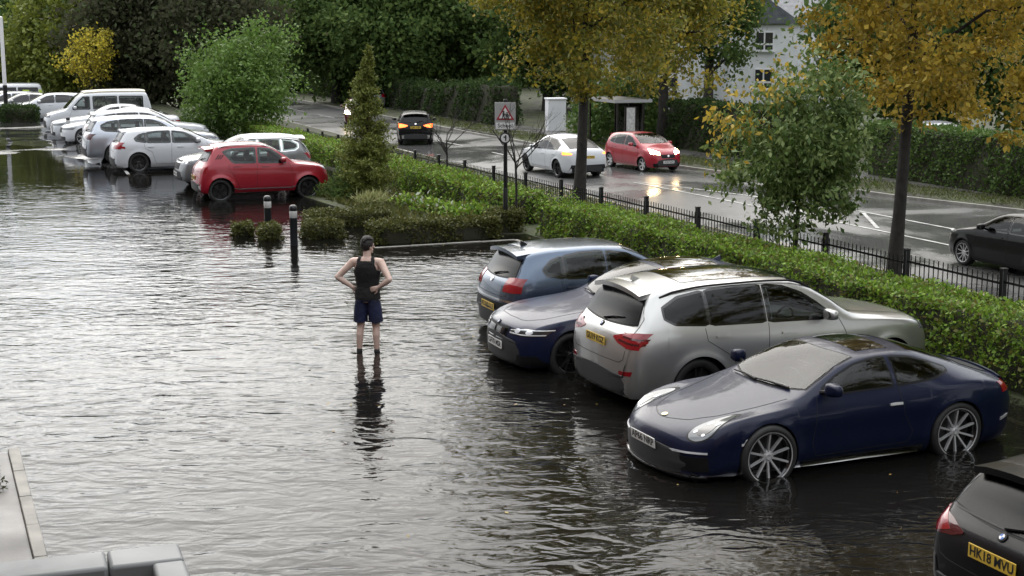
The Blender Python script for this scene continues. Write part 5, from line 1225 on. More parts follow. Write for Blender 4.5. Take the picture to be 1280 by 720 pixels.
def house():
    root=empty('white_house',(14.2,103,-.6),R(-10)); tag(root,'white rendered house with slate roof and small paned windows behind the far trees','house')
    W,D,H=17,9,5.4
    g=MB(); g.box((0,0,H/2-.3),(W,D,H+.6)); g.build('wall',M['render'],root,bevel=.02)
    def gable(name,cx,w,d,h0,h1,y0):
        g=MB(); a=w/2+.35; vs=[(cx-a,y0-d/2-.35,h0-.1),(cx+a,y0-d/2-.35,h0-.1),(cx+a,y0+d/2+.35,h0-.1),(cx-a,y0+d/2+.35,h0-.1),(cx-a+1.6,y0,h1),(cx+a-1.6,y0,h1)]
        g.add(vs,[(0,1,5,4),(1,2,5),(2,3,4,5),(3,0,4),(3,2,1,0)]); return g.build(name,M['slate'],root,smooth=0)
    rf=gable('roof',0,W,D,H,H+2.8,0)
    g=MB(); g.box((-4,0,H+2.9),(.8,.6,1.6)); g.build('chimney',M['render'],rf,bevel=.02)
    g=MB(); g.box((3.2,-D/2-1.0,H/2-.3),(4.4,2.2,H+.6)); g.build('bay_wing',M['render'],root,bevel=.02)
    g=MB(); vs=[(.8,-D/2-2.35,H),(5.6,-D/2-2.35,H),(5.6,-D/2+.2,H),(.8,-D/2+.2,H),(3.2,-D/2-2.35,H+1.7),(3.2,-D/2+.2,H+1.7)]; g.add(vs,[(0,1,4),(1,2,5,4),(2,3,5),(3,0,4,5),(3,2,1,0)]); g.build('gable_roof',M['slate'],root,smooth=0)
    g=MB(); g.box((0,-D/2-.12,H-.16),(W+.3,.12,.10)); g.build('gutter',M['upvc'],root)
    def win(cx,y,cz,w,h):
        g=MB(); g.box((cx,y,cz),(w,.06,h)); f=g.build('window',M['upvc'],root,bevel=.006)
        n=max(2,round(w/.6))
        for k in range(n):
            for j,(zz,hh) in enumerate(((cz+h*.17,h*.56),(cz-h*.33,h*.24))):
                g=MB(); g.box((cx-w/2+w*(k+.5)/n,y-.032,zz),(w/n-.10,.012,hh)); g.build('pane',M['houseglass'],f)
        g=MB(); g.box((cx,y-.06,cz-h/2-.05),(w+.2,.2,.08)); g.build('sill',M['upvc'],f)
    for cx,cz in((-6.5,1.3),(-6.5,3.9),(-3,3.9),(-3,1.3),(7.2,1.3),(7.2,3.9)): win(cx,-D/2-.03,cz,1.2,1.25)
    win(3.2,-D/2-2.13,1.9,1.15,1.3); win(3.2,-D/2-2.13,4.3,1.15,1.2)
    g=MB(); g.lathe([(.05,0),(.05,H-.2)],10,'Z',(-8.2,-D/2-.1,0)); g.build('drainpipe',M['signgrey'],root)
house()
# the photographer's building: brick front behind the camera and the porch roof below it
M['brick']=noisy(mat('brick',(.22,.12,.08),.8),(.16,.085,.06),(.27,.16,.11),9,6,bump=.4,bscale=40)
M['coping']=noisy(mat('pale_coping',(.13,.14,.143),.5),(.07,.077,.077),(.155,.165,.168),3.5,8,rough=(.4,.65),bump=.15,bscale=40,dist=.003,lo=.28,hi=.5)
M['membrane']=noisy(mat('roof_membrane',(.02,.025,.028),.4),(.014,.018,.02),(.03,.036,.04),3,5)
x,y=st(-1.5,-23.5); root=empty('brick_building',(x,y,-.1),ALONG); tag(root,'brick building with white windows along the left of and behind the viewpoint','building')
# local x runs along the car park away from us, local y to the left of it; a long wing beside the car park and a short one behind the camera
g=MB(); g.box((0,0,5.4),(48,13,11)); g.box((-24.5,-14.0,5.4),(9,15,11)); g.build('wall',M['brick'],root,smooth=0)
g=MB(); g.box((0,0,10.98),(48.4,13.4,.25)); g.box((-24.5,-14.1,10.985),(9.4,15.2,.25)); g.build('parapet',M['coping'],root,smooth=0)
for k in range(11):
    for cz in(1.9,5.2,8.4):
        g=MB(); g.box((-12.5+k*3.4,-6.52,cz),(1.8,.08,1.5)); f=g.build('window',M['upvc'],root); g=MB(); g.box((-12.5+k*3.4,-6.57,cz),(1.6,.02,1.3)); g.build('pane',M['houseglass'],f)
root=empty('porch',(0,0,0)); tag(root,'flat porch roof with pale metal coping around a dark recess at the lower left corner','porch')

def porch():
    C=Vector((-1.09,4.60)); e=Vector((.945,.327)); b=Vector((.327,-.945)); A=math.atan2(e.y,e.x)
    def bx(g,u0,u1,v0,v1,z0,z1):       # u back along the front edge from the corner, v towards the building
        c=C-e*((u0+u1)/2)+b*((v0+v1)/2); g.box((c.x,c.y,(z0+z1)/2),(u1-u0,v1-v0,z1-z0),A)
    g=MB(); bx(g,.02,4.2,.02,12.4,2.55,2.90); g.build('deck',M['membrane'],root,smooth=0)
    for u0,u1,v0,v1 in((0,.228,0,.16),(.234,1.6,0,.16),(1.606,3.0,0,.16),(3.006,4.22,0,.16),(0,.10,.166,1.8),(0,.10,1.806,3.6)):
        g=MB(); bx(g,u0,u1,v0,v1,2.86,3.0); g.build('coping',M['coping'],root,bevel=.012)
    for u,v in((.15,.15),(4.0,.15)):
        g=MB(); bx(g,u-.07,u+.07,v-.0,v+.14,-.1,2.56); g.build('post',M['coping'],root,bevel=.008)
porch()
# ------------------------------------------------------------------ the wading man
M['skin']=noisy(mat('skin',(.60,.43,.36),.5),(.56,.39,.32),(.65,.49,.42),9,4)
M['vest']=noisy(mat('black_vest',(.006,.006,.007),.85),(.005,.005,.005),(.009,.009,.010),14,4,bump=.7,bscale=13,dist=.03)
M['shorts']=noisy(mat('navy_shorts',(.007,.011,.045),.75),(.005,.008,.032),(.010,.016,.06),8,4,bump=.8,bscale=11,dist=.03)
M['hair']=noisy(mat('dark_hair',(.008,.006,.005),.6),(.006,.0045,.004),(.016,.011,.008),40,3,bump=.8,bscale=70,dist=.01)
M['shoe']=mat('dark_shoe',(.02,.02,.022),.6)
def cap(g,pts,rad,n=14):
    """rounded tapered limb through the joints"""
    P=[Vector(p) for p in pts]; r=list(rad)
    a=(P[0]-P[1]).normalized(); z=(P[-1]-P[-2]).normalized(); Q=[];q=[]
    for t in(.05,.45,.8): Q.append(P[0]+a*r[0]*math.cos(t*math.pi/2)); q.append(max(.001,r[0]*math.sin(t*math.pi/2)))
    Q+=P; q+=r
    for t in(.8,.45,.05): Q.append(P[-1]+z*r[-1]*math.cos(t*math.pi/2)); q.append(max(.001,r[-1]*math.sin(t*math.pi/2)))
    g.path(Q,q,n)
def rings(g,R_,n=24):
    """closed loft of elliptical rings (x,y,z,rx,ry)"""
    vs=[];fs=[];k=len(R_)
    for x,y,z,rx,ry in R_:
        for j in range(n):
            t=2*math.pi*j/n; vs.append((x+rx*math.cos(t),y+ry*math.sin(t),z))
    for i in range(k-1):
        for j in range(n): fs.append((i*n+j,i*n+(j+1)%n,(i+1)*n+(j+1)%n,(i+1)*n+j))
    fs+= [tuple(range(n-1,-1,-1)),tuple((k-1)*n+j for j in range(n))]; g.add(vs,fs)
def ball(g,c,r,n=16,Mx=None):
    vs=[];fs=[]; k=9
    for i in range(k):
        a=math.pi*(i+.02)/(k-1+.04)
        for j in range(n):
            t=2*math.pi*j/n; p=Vector((r[0]*math.sin(a)*math.cos(t),r[1]*math.sin(a)*math.sin(t),-r[2]*math.cos(a)))
            if Mx is not None: p=Mx@p
            vs.append(p+Vector(c))
    for i in range(k-1):
        for j in range(n): fs.append((i*n+j,i*n+(j+1)%n,(i+1)*n+(j+1)%n,(i+1)*n+j))
    fs+= [tuple(range(n-1,-1,-1)),tuple((k-1)*n+j for j in range(n))]; g.add(vs,fs)
def fuse(g,name,m,voxel=.008,it=4,parent=None,keep=None):
    o=g.build('tmp',m,smooth=0); r=o.modifiers.new('r','REMESH'); r.mode='VOXEL'; r.voxel_size=voxel
    s=o.modifiers.new('s','SMOOTH'); s.factor=.5; s.iterations=it
    bpy.context.view_layer.update()
    me=bpy.data.meshes.new_from_object(o.evaluated_get(bpy.context.evaluated_depsgraph_get())); old=o.data
    bpy.data.objects.remove(o); bpy.data.meshes.remove(old)
    if keep:
        bm=bmesh.new(); bm.from_mesh(me); bmesh.ops.delete(bm,geom=[v for v in bm.verts if not keep(v.co)],context='VERTS'); bm.to_mesh(me); bm.free()
    me.materials.clear(); me.materials.append(m); me.shade_smooth(); me.name=name
    o=bpy.data.objects.new(name,me); COL.objects.link(o)
    if parent is not None: o.parent=parent
    return o
TORSO=[(x,y,z,rx*1.07,ry*1.03) for x,y,z,rx,ry in [(0,.0,.84,.13,.095),(0,-.005,.90,.165,.115),(0,-.005,.98,.160,.108),(0,.005,1.08,.142,.098),(0,.005,1.18,.155,.108),(0,.0,1.28,.172,.118),(0,-.005,1.36,.175,.112),(0,-.01,1.42,.150,.092),(0,-.01,1.47,.09,.068),(0,-.005,1.50,.055,.055)]]
def man():
    g=MB(); rings(g,TORSO)
    for sx in(-1,1):
        cap(g,[(sx*.06,-.01,1.445),(sx*.195,-.01,1.425)],[.055,.062])      # shoulder girdle
        cap(g,[(sx*.092,0,.90),(sx*.105,.008,.70),(sx*.115,.012,.48)],[.092,.076,.056])
        cap(g,[(sx*.115,.012,.48),(sx*.122,-.018,.36),(sx*.132,-.018,.10)],[.053,.054,.036])
        cap(g,[(sx*.132,-.04,.05),(sx*.15,.06,.045),(sx*.165,.15,.03)],[.042,.042,.030])
    # neck and head, turned to his right
    T=Matrix.Rotation(R(-38),3,'Z')
    cap(g,[(0,-.005,1.46),(0,.012,1.57)],[.060,.056])
    hc=Vector((0,.022,1.655))
    ball(g,hc+Vector((0,0,.012)),(.076,.094,.108),Mx=T); ball(g,hc+T@Vector((0,.028,-.055)),(.058,.062,.055),Mx=T)   # skull, jaw
    cap(g,[hc+T@Vector((0,.098,.005)),hc+T@Vector((0,.118,-.028))],[.010,.015])       # nose
    cap(g,[hc+T@Vector((-.022,.088,-.062)),hc+T@Vector((.022,.088,-.062))],[.009,.009])   # lips
    ball(g,hc+T@Vector((0,.082,-.098)),(.022,.018,.016),Mx=T)
    cap(g,[hc+T@Vector((-.042,.084,.022)),hc+T@Vector((.042,.084,.022))],[.010,.010])     # brow
    for sx in(-1,1): ball(g,hc+T@Vector((sx*.078,-.002,-.012)),(.011,.022,.034),Mx=T)
    # arms, hands on hips
    def arm(S,E,W_,palmdir,fdir,thumb):
        S,E,W_=Vector(S),Vector(E),Vector(W_)
        cap(g,[S,S.lerp(E,.45),E],[.060,.052,.041]); cap(g,[E,E.lerp(W_,.3),W_],[.042,.044,.028])
        f=Vector(fdir).normalized(); n=Vector(palmdir).normalized(); sd=f.cross(n).normalized()
        pc=W_+f*.05; 
        cap(g,[W_+f*.015+sd*.012,W_+f*.085+sd*.026],[.022,.017]); cap(g,[W_+f*.015-sd*.012,W_+f*.085-sd*.026],[.022,.016]); cap(g,[W_,W_+f*.085],[.024,.018])
        for k,(o_,L_) in enumerate(((.030,.068),(.010,.078),(-.011,.072),(-.031,.056))):
            a=W_+f*.082+sd*o_; b_=a+f*L_*.5+n*.006; c_=b_+(f*.8+n*.5).normalized()*L_*.5
            cap(g,[a,b_,c_],[.0105,.0098,.008],8)
        a=W_+f*.025+sd*thumb*.028; b_=a+(f*.6+sd*thumb*.8).normalized()*.042; cap(g,[a,b_,b_+(f*.9+sd*thumb*.25).normalized()*.034],[.014,.0115,.009],8)
    arm((-.205,-.01,1.425),(-.425,-.07,1.205),(-.215,-.035,1.055),(1,.0,0),(.25,.75,-.42),1)
    arm((.205,-.01,1.425),(.375,-.17,1.205),(.195,-.125,1.075),(0,1,0),(-.93,.10,-.30),1)
    body=fuse(g,'person',M['skin'],.0075,3)
    body.location=(-2.09,21.0,-.115); body.rotation_euler=(0,0,R(-10))
    tag(body,'man in black vest and navy shorts standing in the flood, hands on hips','person')
    # vest
    g=MB(); rings(g,[(x,y,z,rx+.014,ry+.015) for x,y,z,rx,ry in TORSO if z>.88 and z<1.48])
    for sx in(-1,1): cap(g,[(sx*.06,-.01,1.45),(sx*.165,-.01,1.42)],[.064,.070])
    rings(g,[(0,.0,.86,.190,.140),(0,0,.93,.190,.140),(0,0,1.0,.180,.130)])
    def kv(c):
        ax=abs(c.x)
        if c.z>1.455 and ax<.075: return False
        lim=np.interp(c.z,[1.26,1.33,1.40,1.5],[.25,.165,.138,.128])
        return ax<lim and c.z>.885
    v=fuse(g,'vest',M['vest'],.009,4,body,kv)
    # shorts with hanging legs
    g=MB(); rings(g,[(0,0,.86,.178,.128),(0,0,.93,.180,.132),(0,0,1.0,.166,.120)])
    for sx in(-1,1): rings(g,[(sx*.118,.01,.53,.104,.112),(sx*.112,.008,.62,.103,.112),(sx*.102,.004,.74,.102,.118),(sx*.09,0,.88,.09,.118)])
    fuse(g,'shorts',M['shorts'],.010,3,body,lambda c:c.z>.545)
    # hair: cap over the back and top of the skull
    g=MB(); ball(g,hc+Vector((0,-.004,.024)),(.090,.108,.114),Mx=T); ball(g,hc+T@Vector((0,.03,.085)),(.07,.075,.045),Mx=T)
    for k in range(44):
        a=2*math.pi*k/26+k*.7; q_=.35+.65*((k*7)%10)/10; p=hc+Vector((.085*q_*math.cos(a*2.4),.10*q_*math.sin(a*2.4)-.004,.024+.112*math.sqrt(max(0,1-q_*q_*.9))+.006)); ball(g,p,(.017,.019,.018),8)
    Ti=T.transposed()
    def kh(c):
        p=Ti@(Vector(c)-hc)
        return p.z>np.interp(p.y,[-.11,-.03,.02,.06,.11],[-.085,-.06,-.02,.045,.07])
    fuse(g,'hair',M['hair'],.008,1,body,kh)
    for sx in(-1,1):
        g=MB(); cap(g,[(sx*.131,-.045,.05),(sx*.15,.06,.048),(sx*.168,.165,.034)],[.052,.052,.040]); cap(g,[(sx*.131,-.025,.06),(sx*.131,-.02,.135)],[.047,.043])
        fuse(g,'shoe',M['shoe'],.009,2,body)
    for sx in(-1,1):
        g=MB(); ball(g,hc+T@Vector((sx*.030,.086,.004)),(.012,.008,.007),10,T); g.build('eye',M['black'],body)
man()
# ------------------------------------------------------------------ every car in its place
GRP='cars parked nose or tail to the hedge'
M['lamp_lit']=mat('lit_headlamp',(.8,.8,.75),.2,emit=(1,.72,.38),es=26)
M['tail_lit']=mat('lit_tail_lamp',(.6,.05,.02),.2,emit=(1,.11,.02),es=2.4)
M['amber_lit']=mat('lit_amber_lamp',(.7,.2,.03),.2,emit=(1,.17,.02),es=2.4)
def car(spec,D,name,label,cat,loc,rz,pm,group=GRP,res=1.0,**k):
    c=Car(spec,name,loc,rz,pm,res); dress(c,D,**k); tag(c.root,label,cat,group); return c
GZ=-.12
sp=build_sports((3.48,16.16,GZ),R(203.6))
# silver SUV beside it
c=car(SUV,SUV_D,'silver_suv','silver SUV, tail to the car park, between the navy coupe and the dark blue saloon','suv',(3.206,19.16,GZ),R(23.1),P_silver,res=1.25,pr='GU19 KGZ',priv=True,wheels=(5,'alloy_dark','double'))
c.pair('B',[(.52,.965),(.86,.935)],[(.54,.985),(.86,.957)],'lamp_bar',M['tail_dark'],off=.011,nu=8,nv=1); c.pair('B',[(.58,1.01),(.86,.995)],[(.60,1.03),(.86,1.015)],'lamp_bar',M['tail_dark'],off=.011,nu=8,nv=1)
c.both([(4.40,.975),(4.50,.92),(4.63,.895)],[(4.40,.995),(4.50,1.05),(4.61,1.075)],'side_lamp',M['tail'],off=.006,nu=6,nv=3)
roundel(c,'B',(0,1.085),.04); c.rails(1.95,4.15,.66); c.aerial(4.12)
c.patch('T',[(2.05,-.50),(2.03,0),(2.05,.50)],[(3.75,-.48),(3.78,0),(3.75,.48)],'glass_roof',M['gloss_black'],nu=14,nv=10,off=.006)
c.pair('B',[(.60,.55),(.80,.56)],[(.60,.60),(.82,.62)],'rear_reflector',M['tail'],off=.006,nu=6,nv=2)
c.both([(3.93,.84),(4.14,.84)],[(3.93,1.02),(4.14,1.03)],'fuel_flap',c.paint,nu=8,nv=4,off=.004)
c.strip('B',[(-.80,.52),(.80,.52)],.012,'bumper_crease',P_silver,off=.008)
# blue saloon
c=car(SALOON,SALOON_D,'blue_saloon','dark blue saloon, nose out with white plate, between silver SUV and slate blue hatchback','car',(1.97,21.05,GZ),R(201.2),P_blue,res=1.25,pf='GF70 MSR',head='lamp_dark',wheels=(5,'alloy_dark','double'),hide=())
for q in(1,-1): c.patch('F',[(q*.04,.555),(q*.30,.555)],[(q*.035,.665),(q*.33,.672)],'kidney_grille',M['gloss_black'],off=.014,thick=.02,nu=8,nv=3)
for q in(1,-1): c.patch('F',[(q*.05,.515),(q*.26,.512)],[(q*.05,.530),(q*.26,.528)],'grille_trim',M['chrome'],off=.02,thick=.02,nu=8,nv=1)
roundel(c,'F',(0,.715),.036); c.aerial(3.45); c.wiper('T',(1.62,.50),(1.52,-.12)); c.wiper('T',(1.52,-.02),(1.58,-.52))
c.patch('T',[(2.45,-.50),(2.45,.50)],[(3.25,-.48),(3.25,.48)],'glass_roof',M['gloss_black'],nu=12,nv=8,off=.005)
c.pair('F',[(.56,.20),(.84,.21)],[(.50,.33),(.80,.36)],'side_intake',M['black'],off=.006,nu=8)
# slate blue hatchback
c=car(HATCH,HATCH_D,'blue_hatchback','slate blue hatchback with its tail to the car park, nearest the box hedge','car',(1.47,23.25,GZ),R(22),P_slate,res=1.25,pr='KU10 LLE',wheels=(5,'alloy','plain'))
b=c.badge('B',(0,.93),.05,M['chrome']); c.aerial(3.35,M['black'])
t=text_mesh(text_curve('V\nW',.042,M['plate_w'],.001),'badge_letters',b); t.location=(0,.012,.009)
c.patch('B',[(-.70,.40),(.70,.40)],[(-.74,.62),(.74,.62)],'bumper_insert',M['black'],off=.004,nu=18); c.strip('B',[(-.72,.665),(.72,.665)],.03,'bumper_trim',M['chrome'],off=.01)
# black estate cut off at the lower right
S=scale_spec(SUV,1.04,.97,.885,R=.34,sill=.2,z0e=.22)
c=car(S,SUV_D,'black_estate','black estate car cut off at the lower right corner, tailgate and yellow plate showing','car',(3.62+2.45*.92,10.62+2.45*.39,GZ),R(23),P_black,res=1.25,pr='HK18 MVU',wheels=(5,'alloy','double'),tailm=M['tail_dark'],spoil=True)
roundel(c,'B',(0,.965),.042); c.strip('B',[(-.7,1.01),(.7,1.01)],.012,'tailgate_crease',P_black,off=.008)
c.pair('B',[(.55,.86),(.90,.74)],[(.72,.97),(.90,.96)],'lamp_band',M['tail'],off=.011,nu=8)
# red hatchback beyond the bollards
c=car(IGNIS,IGNIS_D,'red_hatchback','small bright red hatchback with black wheels parked behind the two bollards','car',(-7.02,41.0,-.08),R(21),P_red,res=1.2,pr='GX17 RKO',wheels=(5,'black','double'))
c.rails(1.75,3.1,.60,P_white); c.both([(.98,.36),(2.75,.36)],[(.98,.385),(2.75,.385)],'sill_trim',M['chrome'],off=.012,nu=12,nv=1); c.patch('B',[(-.70,.36),(.70,.36)],[(-.74,.52),(.74,.52)],'bumper_insert',M['chrome'],off=.005,nu=14)
for k in range(3): c.both([(3.08-k*.06,1.30-k*.0),(3.18-k*.06,1.18)],[(3.10-k*.06,1.31),(3.20-k*.06,1.19)],'pillar_slot',M['seam'],off=.004,nu=4,nv=1)
# silver SUV nose out behind the red one
x,y=st(28.9,-3.75); S=scale_spec(SUV,.84,.95,.95)
c=car(S,SUV_D,'grey_silver_suv','silver grey SUV mostly hidden behind the red hatchback, nose showing left and tail lamp right','suv',(x,y,-.06),R(202),P_grey,res=1,head='lamp_dark',pf='GV64 LOD',wheels=(5,'alloy','double'),trim=M['chrome']); c.rails(1.9,4.2,.66,M['chrome'])
c.patch('F',[(-.5,.80),(.5,.80)],[(-.5,.835),(.5,.835)],'grille_bar',M['chrome'],off=.016,nu=10,nv=1)
# white hatchback
x,y=st(34.9,-4.65); S=scale_spec(HATCH,1.113,1.067,.985,R=.33)
c=car(S,HATCH_D,'white_hatchback','white hatchback with dark five-spoke wheels, left of the red car','car',(x,y,-.04),R(22),P_white,res=1.1,wheels=(5,'alloy_dark','double'))
c.both([(3.62*1.113,.80),(3.78*1.113,.82)],[(3.62*1.113,.86),(3.78*1.113,.90)],'side_lamp',M['tail'],off=.006,nu=5,nv=2)
# pale silver SUV
x,y=st(38.0,-5.05); S=scale_spec(SUV,1.0,1.02,.985)
car(S,SUV_D,'pale_suv','pale silver sporty SUV with dark tail lamps between the white hatchback and the white cars','suv',(x,y,-.02),R(22),P_pale,res=1,tailm=M['tail_dark'],wheels=(5,'alloy_dark','double'))
# estate with a pale roof, nose to the hedge
x,y=st(43.0,-4.5); S=scale_spec(SUV,1.0,.98,.93)
c=car(S,SUV_D,'pale_estate','white estate car with dark windows and pale roof, nose towards the bright round tree','car',(x,y,.0),R(22),P_white,res=.9,wheels=(5,'alloy','double'))
# two white noses
S=scale_spec(SALOON,1,1,1.0)
x,y=st(46.6,-5.0); c=car(S,SALOON_D,'white_saloon','white car nose out with a slim dark grille, just right of the lone far bollard','car',(x,y,0),R(202),P_white,res=.9,wheels=(5,'alloy','double'))
x,y=st(49.8,-5.1); c=car(S,SALOON_D,'white_saloon','white car nose out with a deep black grille, just left of the lone far bollard','car',(x,y,-.02),R(202),P_white,res=.9,wheels=(5,'alloy_dark','double'))
c.patch('F',[(-.36,.28),(.36,.28)],[(-.44,.68),(.44,.68)],'deep_grille',M['gloss_black'],off=.012,nu=10)
# campervan
S=scale_spec(VAN,1.0,1.0,.99)
x,y=st(55.2,-4.9); c=car(S,VAN_D,'campervan','white campervan with a raised cream roof and dark side windows','van',(x,y,-.16),R(202),P_white,res=1,wheels=(5,'alloy','plain'))
M['cream']=mat('cream_roof',(.62,.58,.48),.5)
c.patch('T',[(1.75,-.62),(1.72,0),(1.75,.62)],[(4.45,-.60),(4.46,0),(4.45,.60)],'pop_top_roof',M['cream'],nu=12,nv=14,off=.07,thick=.075)
c.both([(.25,.62),(4.6,.62)],[(.25,.66),(4.6,.66)],'side_strip',M['signgrey'],off=.006,nu=20,nv=1)
# the far row at the left edge
FG='far row at the left edge'
for i,(s,t,spec,D,pm,l,z) in enumerate(((66.2,-6.2,HATCH,HATCH_D,P_white,'white hatchback behind the short hedge, nearest car of the far left row',-.22),
    (68.9,-7.4,SALOON,SALOON_D,P_grey,'dark grey saloon, second back in the far left row',-.28),(71.6,-8.0,HATCH,HATCH_D,P_pale,'pale silver hatchback, third back in the far left row',-.34),(74.3,-9.0,HATCH,HATCH_D,P_silver,'silver car farthest back in the far left row, in front of the ambulance',-.40))):
    x,y=st(s,t); S=scale_spec(spec,1.05,1,1.0)
    car(S,D,'parked_car',l,'car',(x,y,z),R(202),pm,group=FG,res=.7,wheels=(5,'alloy','plain'))
S=scale_spec(VAN,1.1,1.05,1.15)
x,y=-31.3,91; c=car(S,VAN_D,'ambulance','white emergency van with yellow green panels behind the far left row','van',(x,y,-1.0),R(202),P_white,group=None,res=.7,wheels=(5,'alloy','plain'))
M['hivis']=mat('fluorescent_panel',(.55,.75,.08),.4)
for a in(.2,1.75,3.5,4.35): 
    for zz in(.75,1.22): c.both([(a*1.1,zz*1.15),((a+.35)*1.1,zz*1.15)],[(a*1.1,(zz+.36)*1.15),((a+.35)*1.1,(zz+.36)*1.15)],'fluorescent_panel',M['hivis'],nu=4,nv=2,off=.012)
c.patch('B',[(-.85,.8),(.85,.8)],[(-.8,2.0),(.8,2.0)],'fluorescent_tail',M['hivis'],nu=8,nv=6,off=.004)
# on the road
RG='cars driving on the wet road'
S=scale_spec(CROSS,1,1,1); x,y=st(39.3,11.25)
c=car(S,CROSS_D,'white_crossover','white coupe shaped crossover driving away on the wet road with lit tail lamps','car',(x,y,-1.17),ALONG+R(2),P_white,group=RG,res=1.1,tailm=M['amber_lit'],pr='GY71 FVO',wheels=(5,'black','double'))
c.patch('B',[(-.80,.30),(.80,.30)],[(-.72,.55),(.72,.55)],'rear_bumper_insert',M['black'],off=.008,nu=14)
x,y=st(40.0,15.2); c=car(MINI,MINI_D,'red_city_car','red one-box city car driving towards us on the wet road with headlights on','car',(x,y,-1.17),ALONG+math.pi+R(6),P_red,group=RG,res=1.1,head='lamp_lit',pf='LR58 NDK',wheels=(6,'alloy','plain'))
c.badge('F',(0,.66),.05)
S=scale_spec(SUV,.94,.97,.98); x,y=-4.95,75.3
c=car(S,SUV_D,'black_suv','black SUV driving away with lit tail lamps, just right of the conifer','suv',(x,y,-1.17),R(95),P_black,group=RG,res=1,tailm=M['tail_lit'],pr='GJ66 XBA',wheels=(5,'alloy_dark','double'))
c.patch('B',[(-.80,.34),(.80,.34)],[(-.80,.50),(.80,.50)],'silver_bumper',P_silver,off=.010,nu=12); c.badge('B',(0,1.06),.05)
x,y=-9.3,89.5; S=scale_spec(HATCH,1.05,1,1.05)
c=car(S,HATCH_D,'dark_red_car','dark red car with white headlights partly hidden behind the conifer on the far road','car',(x,y,-1.17),R(275),P_darkred,group=RG,res=.9,head='lamp_lit',wheels=(5,'alloy','plain'))
x,y=st(88,17.6); S=scale_spec(HATCH,1,1,1)
c=car(S,HATCH_D,'parked_car','small pale car standing at the far kerb beside the bright round tree','car',(x,y,-1.1),ALONG,P_pale,group=None,res=.8,wheels=(5,'alloy','plain'))
x,y=12.37,35.15; S=scale_spec(HATCH,1.06,1.04,1.02,R=.32)
c=car(S,HATCH_D,'black_hatchback','black hatchback driving left along the wet road at the right edge, behind the railing','car',(x,y,-1.17),ALONG,P_black,group=RG,res=1.1,wheels=(10,'alloy','single'))
x,y=17.3,60.5; c=car(VAN,VAN_D,'white_van','white van half hidden beyond the right hand hedge','van',(x,y,-1.05),R(80),P_white,group=None,res=.7,wheels=(5,'alloy','plain'))
SKY=(.48,1.30,.90,.62)   # skyline, zenith, behind us, western break
EXPO=1.5
# ------------------------------------------------------------------ camera, light
cam=bpy.data.cameras.new('camera'); co=bpy.data.objects.new('camera',cam); COL.objects.link(co); sc.camera=co
cam.sensor_width=36; cam.lens=36*F_PX/1280; cam.clip_end=3000; cam.clip_start=.1
co.location=(0,0,CAM_H); co.rotation_euler=(math.pi/2-PITCH,0,0)
w=bpy.data.worlds.new('World'); sc.world=w; w.use_nodes=True
N,Lk=w.node_tree.nodes,w.node_tree.links
N.clear()
out=N.new('ShaderNodeOutputWorld'); bg=N.new('ShaderNodeBackground'); Lk.new(bg.outputs[0],out.inputs[0])
SUN_EL,SUN_AZ=R(48),R(-14)      # azimuth clockwise from +Y
sky=N.new('ShaderNodeTexSky'); sky.sky_type='NISHITA'; sky.sun_disc=False; sky.sun_elevation=SUN_EL; sky.sun_rotation=SUN_AZ; sky.air_density=1.2; sky.dust_density=3
hs=N.new('ShaderNodeHueSaturation'); hs.inputs['Saturation'].default_value=.35; Lk.new(sky.outputs[0],hs.inputs['Color'])
tc=N.new('ShaderNodeTexCoord'); mp=N.new('ShaderNodeMapping'); mp.inputs['Scale'].default_value=(1,1,2.6); Lk.new(tc.outputs['Generated'],mp.inputs['Vector'])
nz=N.new('ShaderNodeTexNoise'); nz.inputs['Scale'].default_value=1.7; nz.inputs['Detail'].default_value=7; nz.inputs['Distortion'].default_value=.3; Lk.new(mp.outputs[0],nz.inputs['Vector'])
cr=N.new('ShaderNodeValToRGB'); e=cr.color_ramp.elements; e[0].position=.32; e[0].color=(3.2,3.4,3.7,1); e[1].position=.68; e[1].color=(7.4,7.5,7.6,1)
Lk.new(nz.outputs[0],cr.inputs[0])
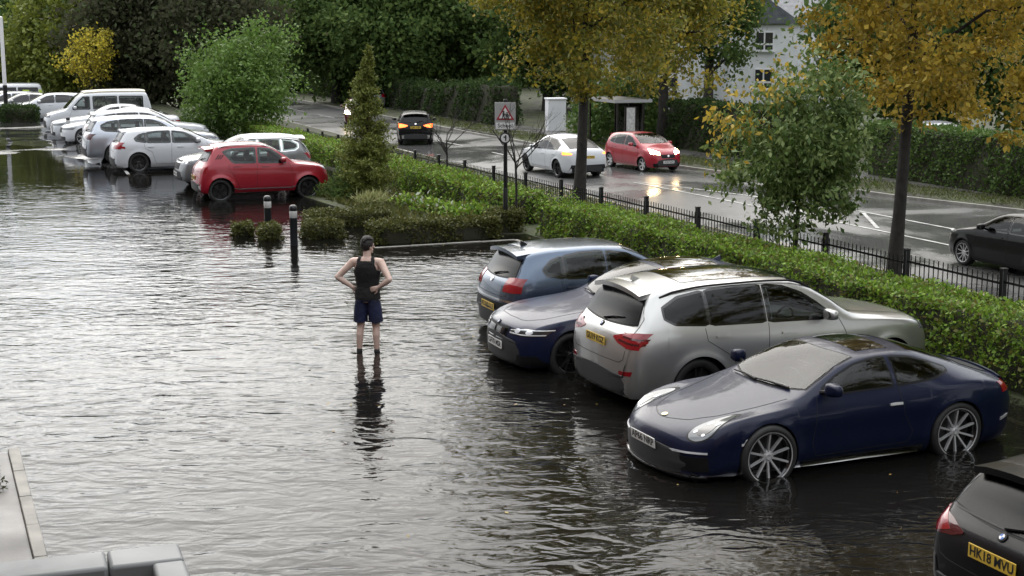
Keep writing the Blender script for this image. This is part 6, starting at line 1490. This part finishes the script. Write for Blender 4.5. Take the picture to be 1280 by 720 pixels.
# overcast: brightest overhead, dim towards the skyline and behind us, with a paler break low in the west (ahead-left)
def mrange(src,a,b,c,d):
    q=N.new('ShaderNodeMapRange'); q.interpolation_type='SMOOTHSTEP'; q.inputs[1].default_value=a; q.inputs[2].default_value=b; q.inputs[3].default_value=c; q.inputs[4].default_value=d; Lk.new(src,q.inputs[0]); return q.outputs[0]
def dot(v):
    q=N.new('ShaderNodeVectorMath'); q.operation='DOT_PRODUCT'; q.inputs[1].default_value=Vector(v).normalized() if v!=(0,0,1) else v; Lk.new(tc.outputs['Generated'],q.inputs[0]); return q.outputs['Value']
def op(o,x,y):
    q=N.new('ShaderNodeMath'); q.operation=o
    for i,k in enumerate((x,y)):
        if isinstance(k,(int,float)): q.inputs[i].default_value=k
        else: Lk.new(k,q.inputs[i])
    return q.outputs[0]
zen=mrange(dot((0,0,1)),0,1,SKY[0],SKY[1])
az=mrange(dot((-.30,.95,.35)),-.5,.8,SKY[2],1.0)
glow=mrange(dot((-.40,.91,.15)),.94,1.0,0,SKY[3])
fac=op('ADD',op('MULTIPLY',zen,az),glow)
cm=N.new('ShaderNodeVectorMath'); cm.operation='SCALE'; Lk.new(cr.outputs[0],cm.inputs[0]); Lk.new(fac,cm.inputs['Scale'])
mx=N.new('ShaderNodeMix'); mx.data_type='RGBA'; mx.inputs[0].default_value=.85
Lk.new(hs.outputs[0],mx.inputs[6]); Lk.new(cm.outputs[0],mx.inputs[7]); Lk.new(mx.outputs[2],bg.inputs['Color'])
bg.inputs['Strength'].default_value=.12
sl=bpy.data.lights.new('sun','SUN'); sl.energy=.8; sl.angle=R(75); sl.color=(1,.92,.80); so=bpy.data.objects.new('sun',sl); COL.objects.link(so)
sd=Vector((math.sin(SUN_AZ)*math.cos(SUN_EL),math.cos(SUN_AZ)*math.cos(SUN_EL),math.sin(SUN_EL)))
so.rotation_euler=sd.to_track_quat('Z','Y').to_euler(); so.location=(0,0,60)
sc.view_settings.view_transform='Standard'; sc.view_settings.look='None'; sc.view_settings.gamma=1; sc.view_settings.exposure=EXPO; sc.view_settings.use_curve_mapping=False
sc.render.engine='CYCLES'; sc.cycles.use_denoising=True; sc.cycles.max_bounces=8; sc.cycles.transparent_max_bounces=16; sc.cycles.diffuse_bounces=3; sc.cycles.glossy_bounces=4
sc.cycles.caustics_reflective=False; sc.cycles.caustics_refractive=False; sc.cycles.sample_clamp_indirect=6
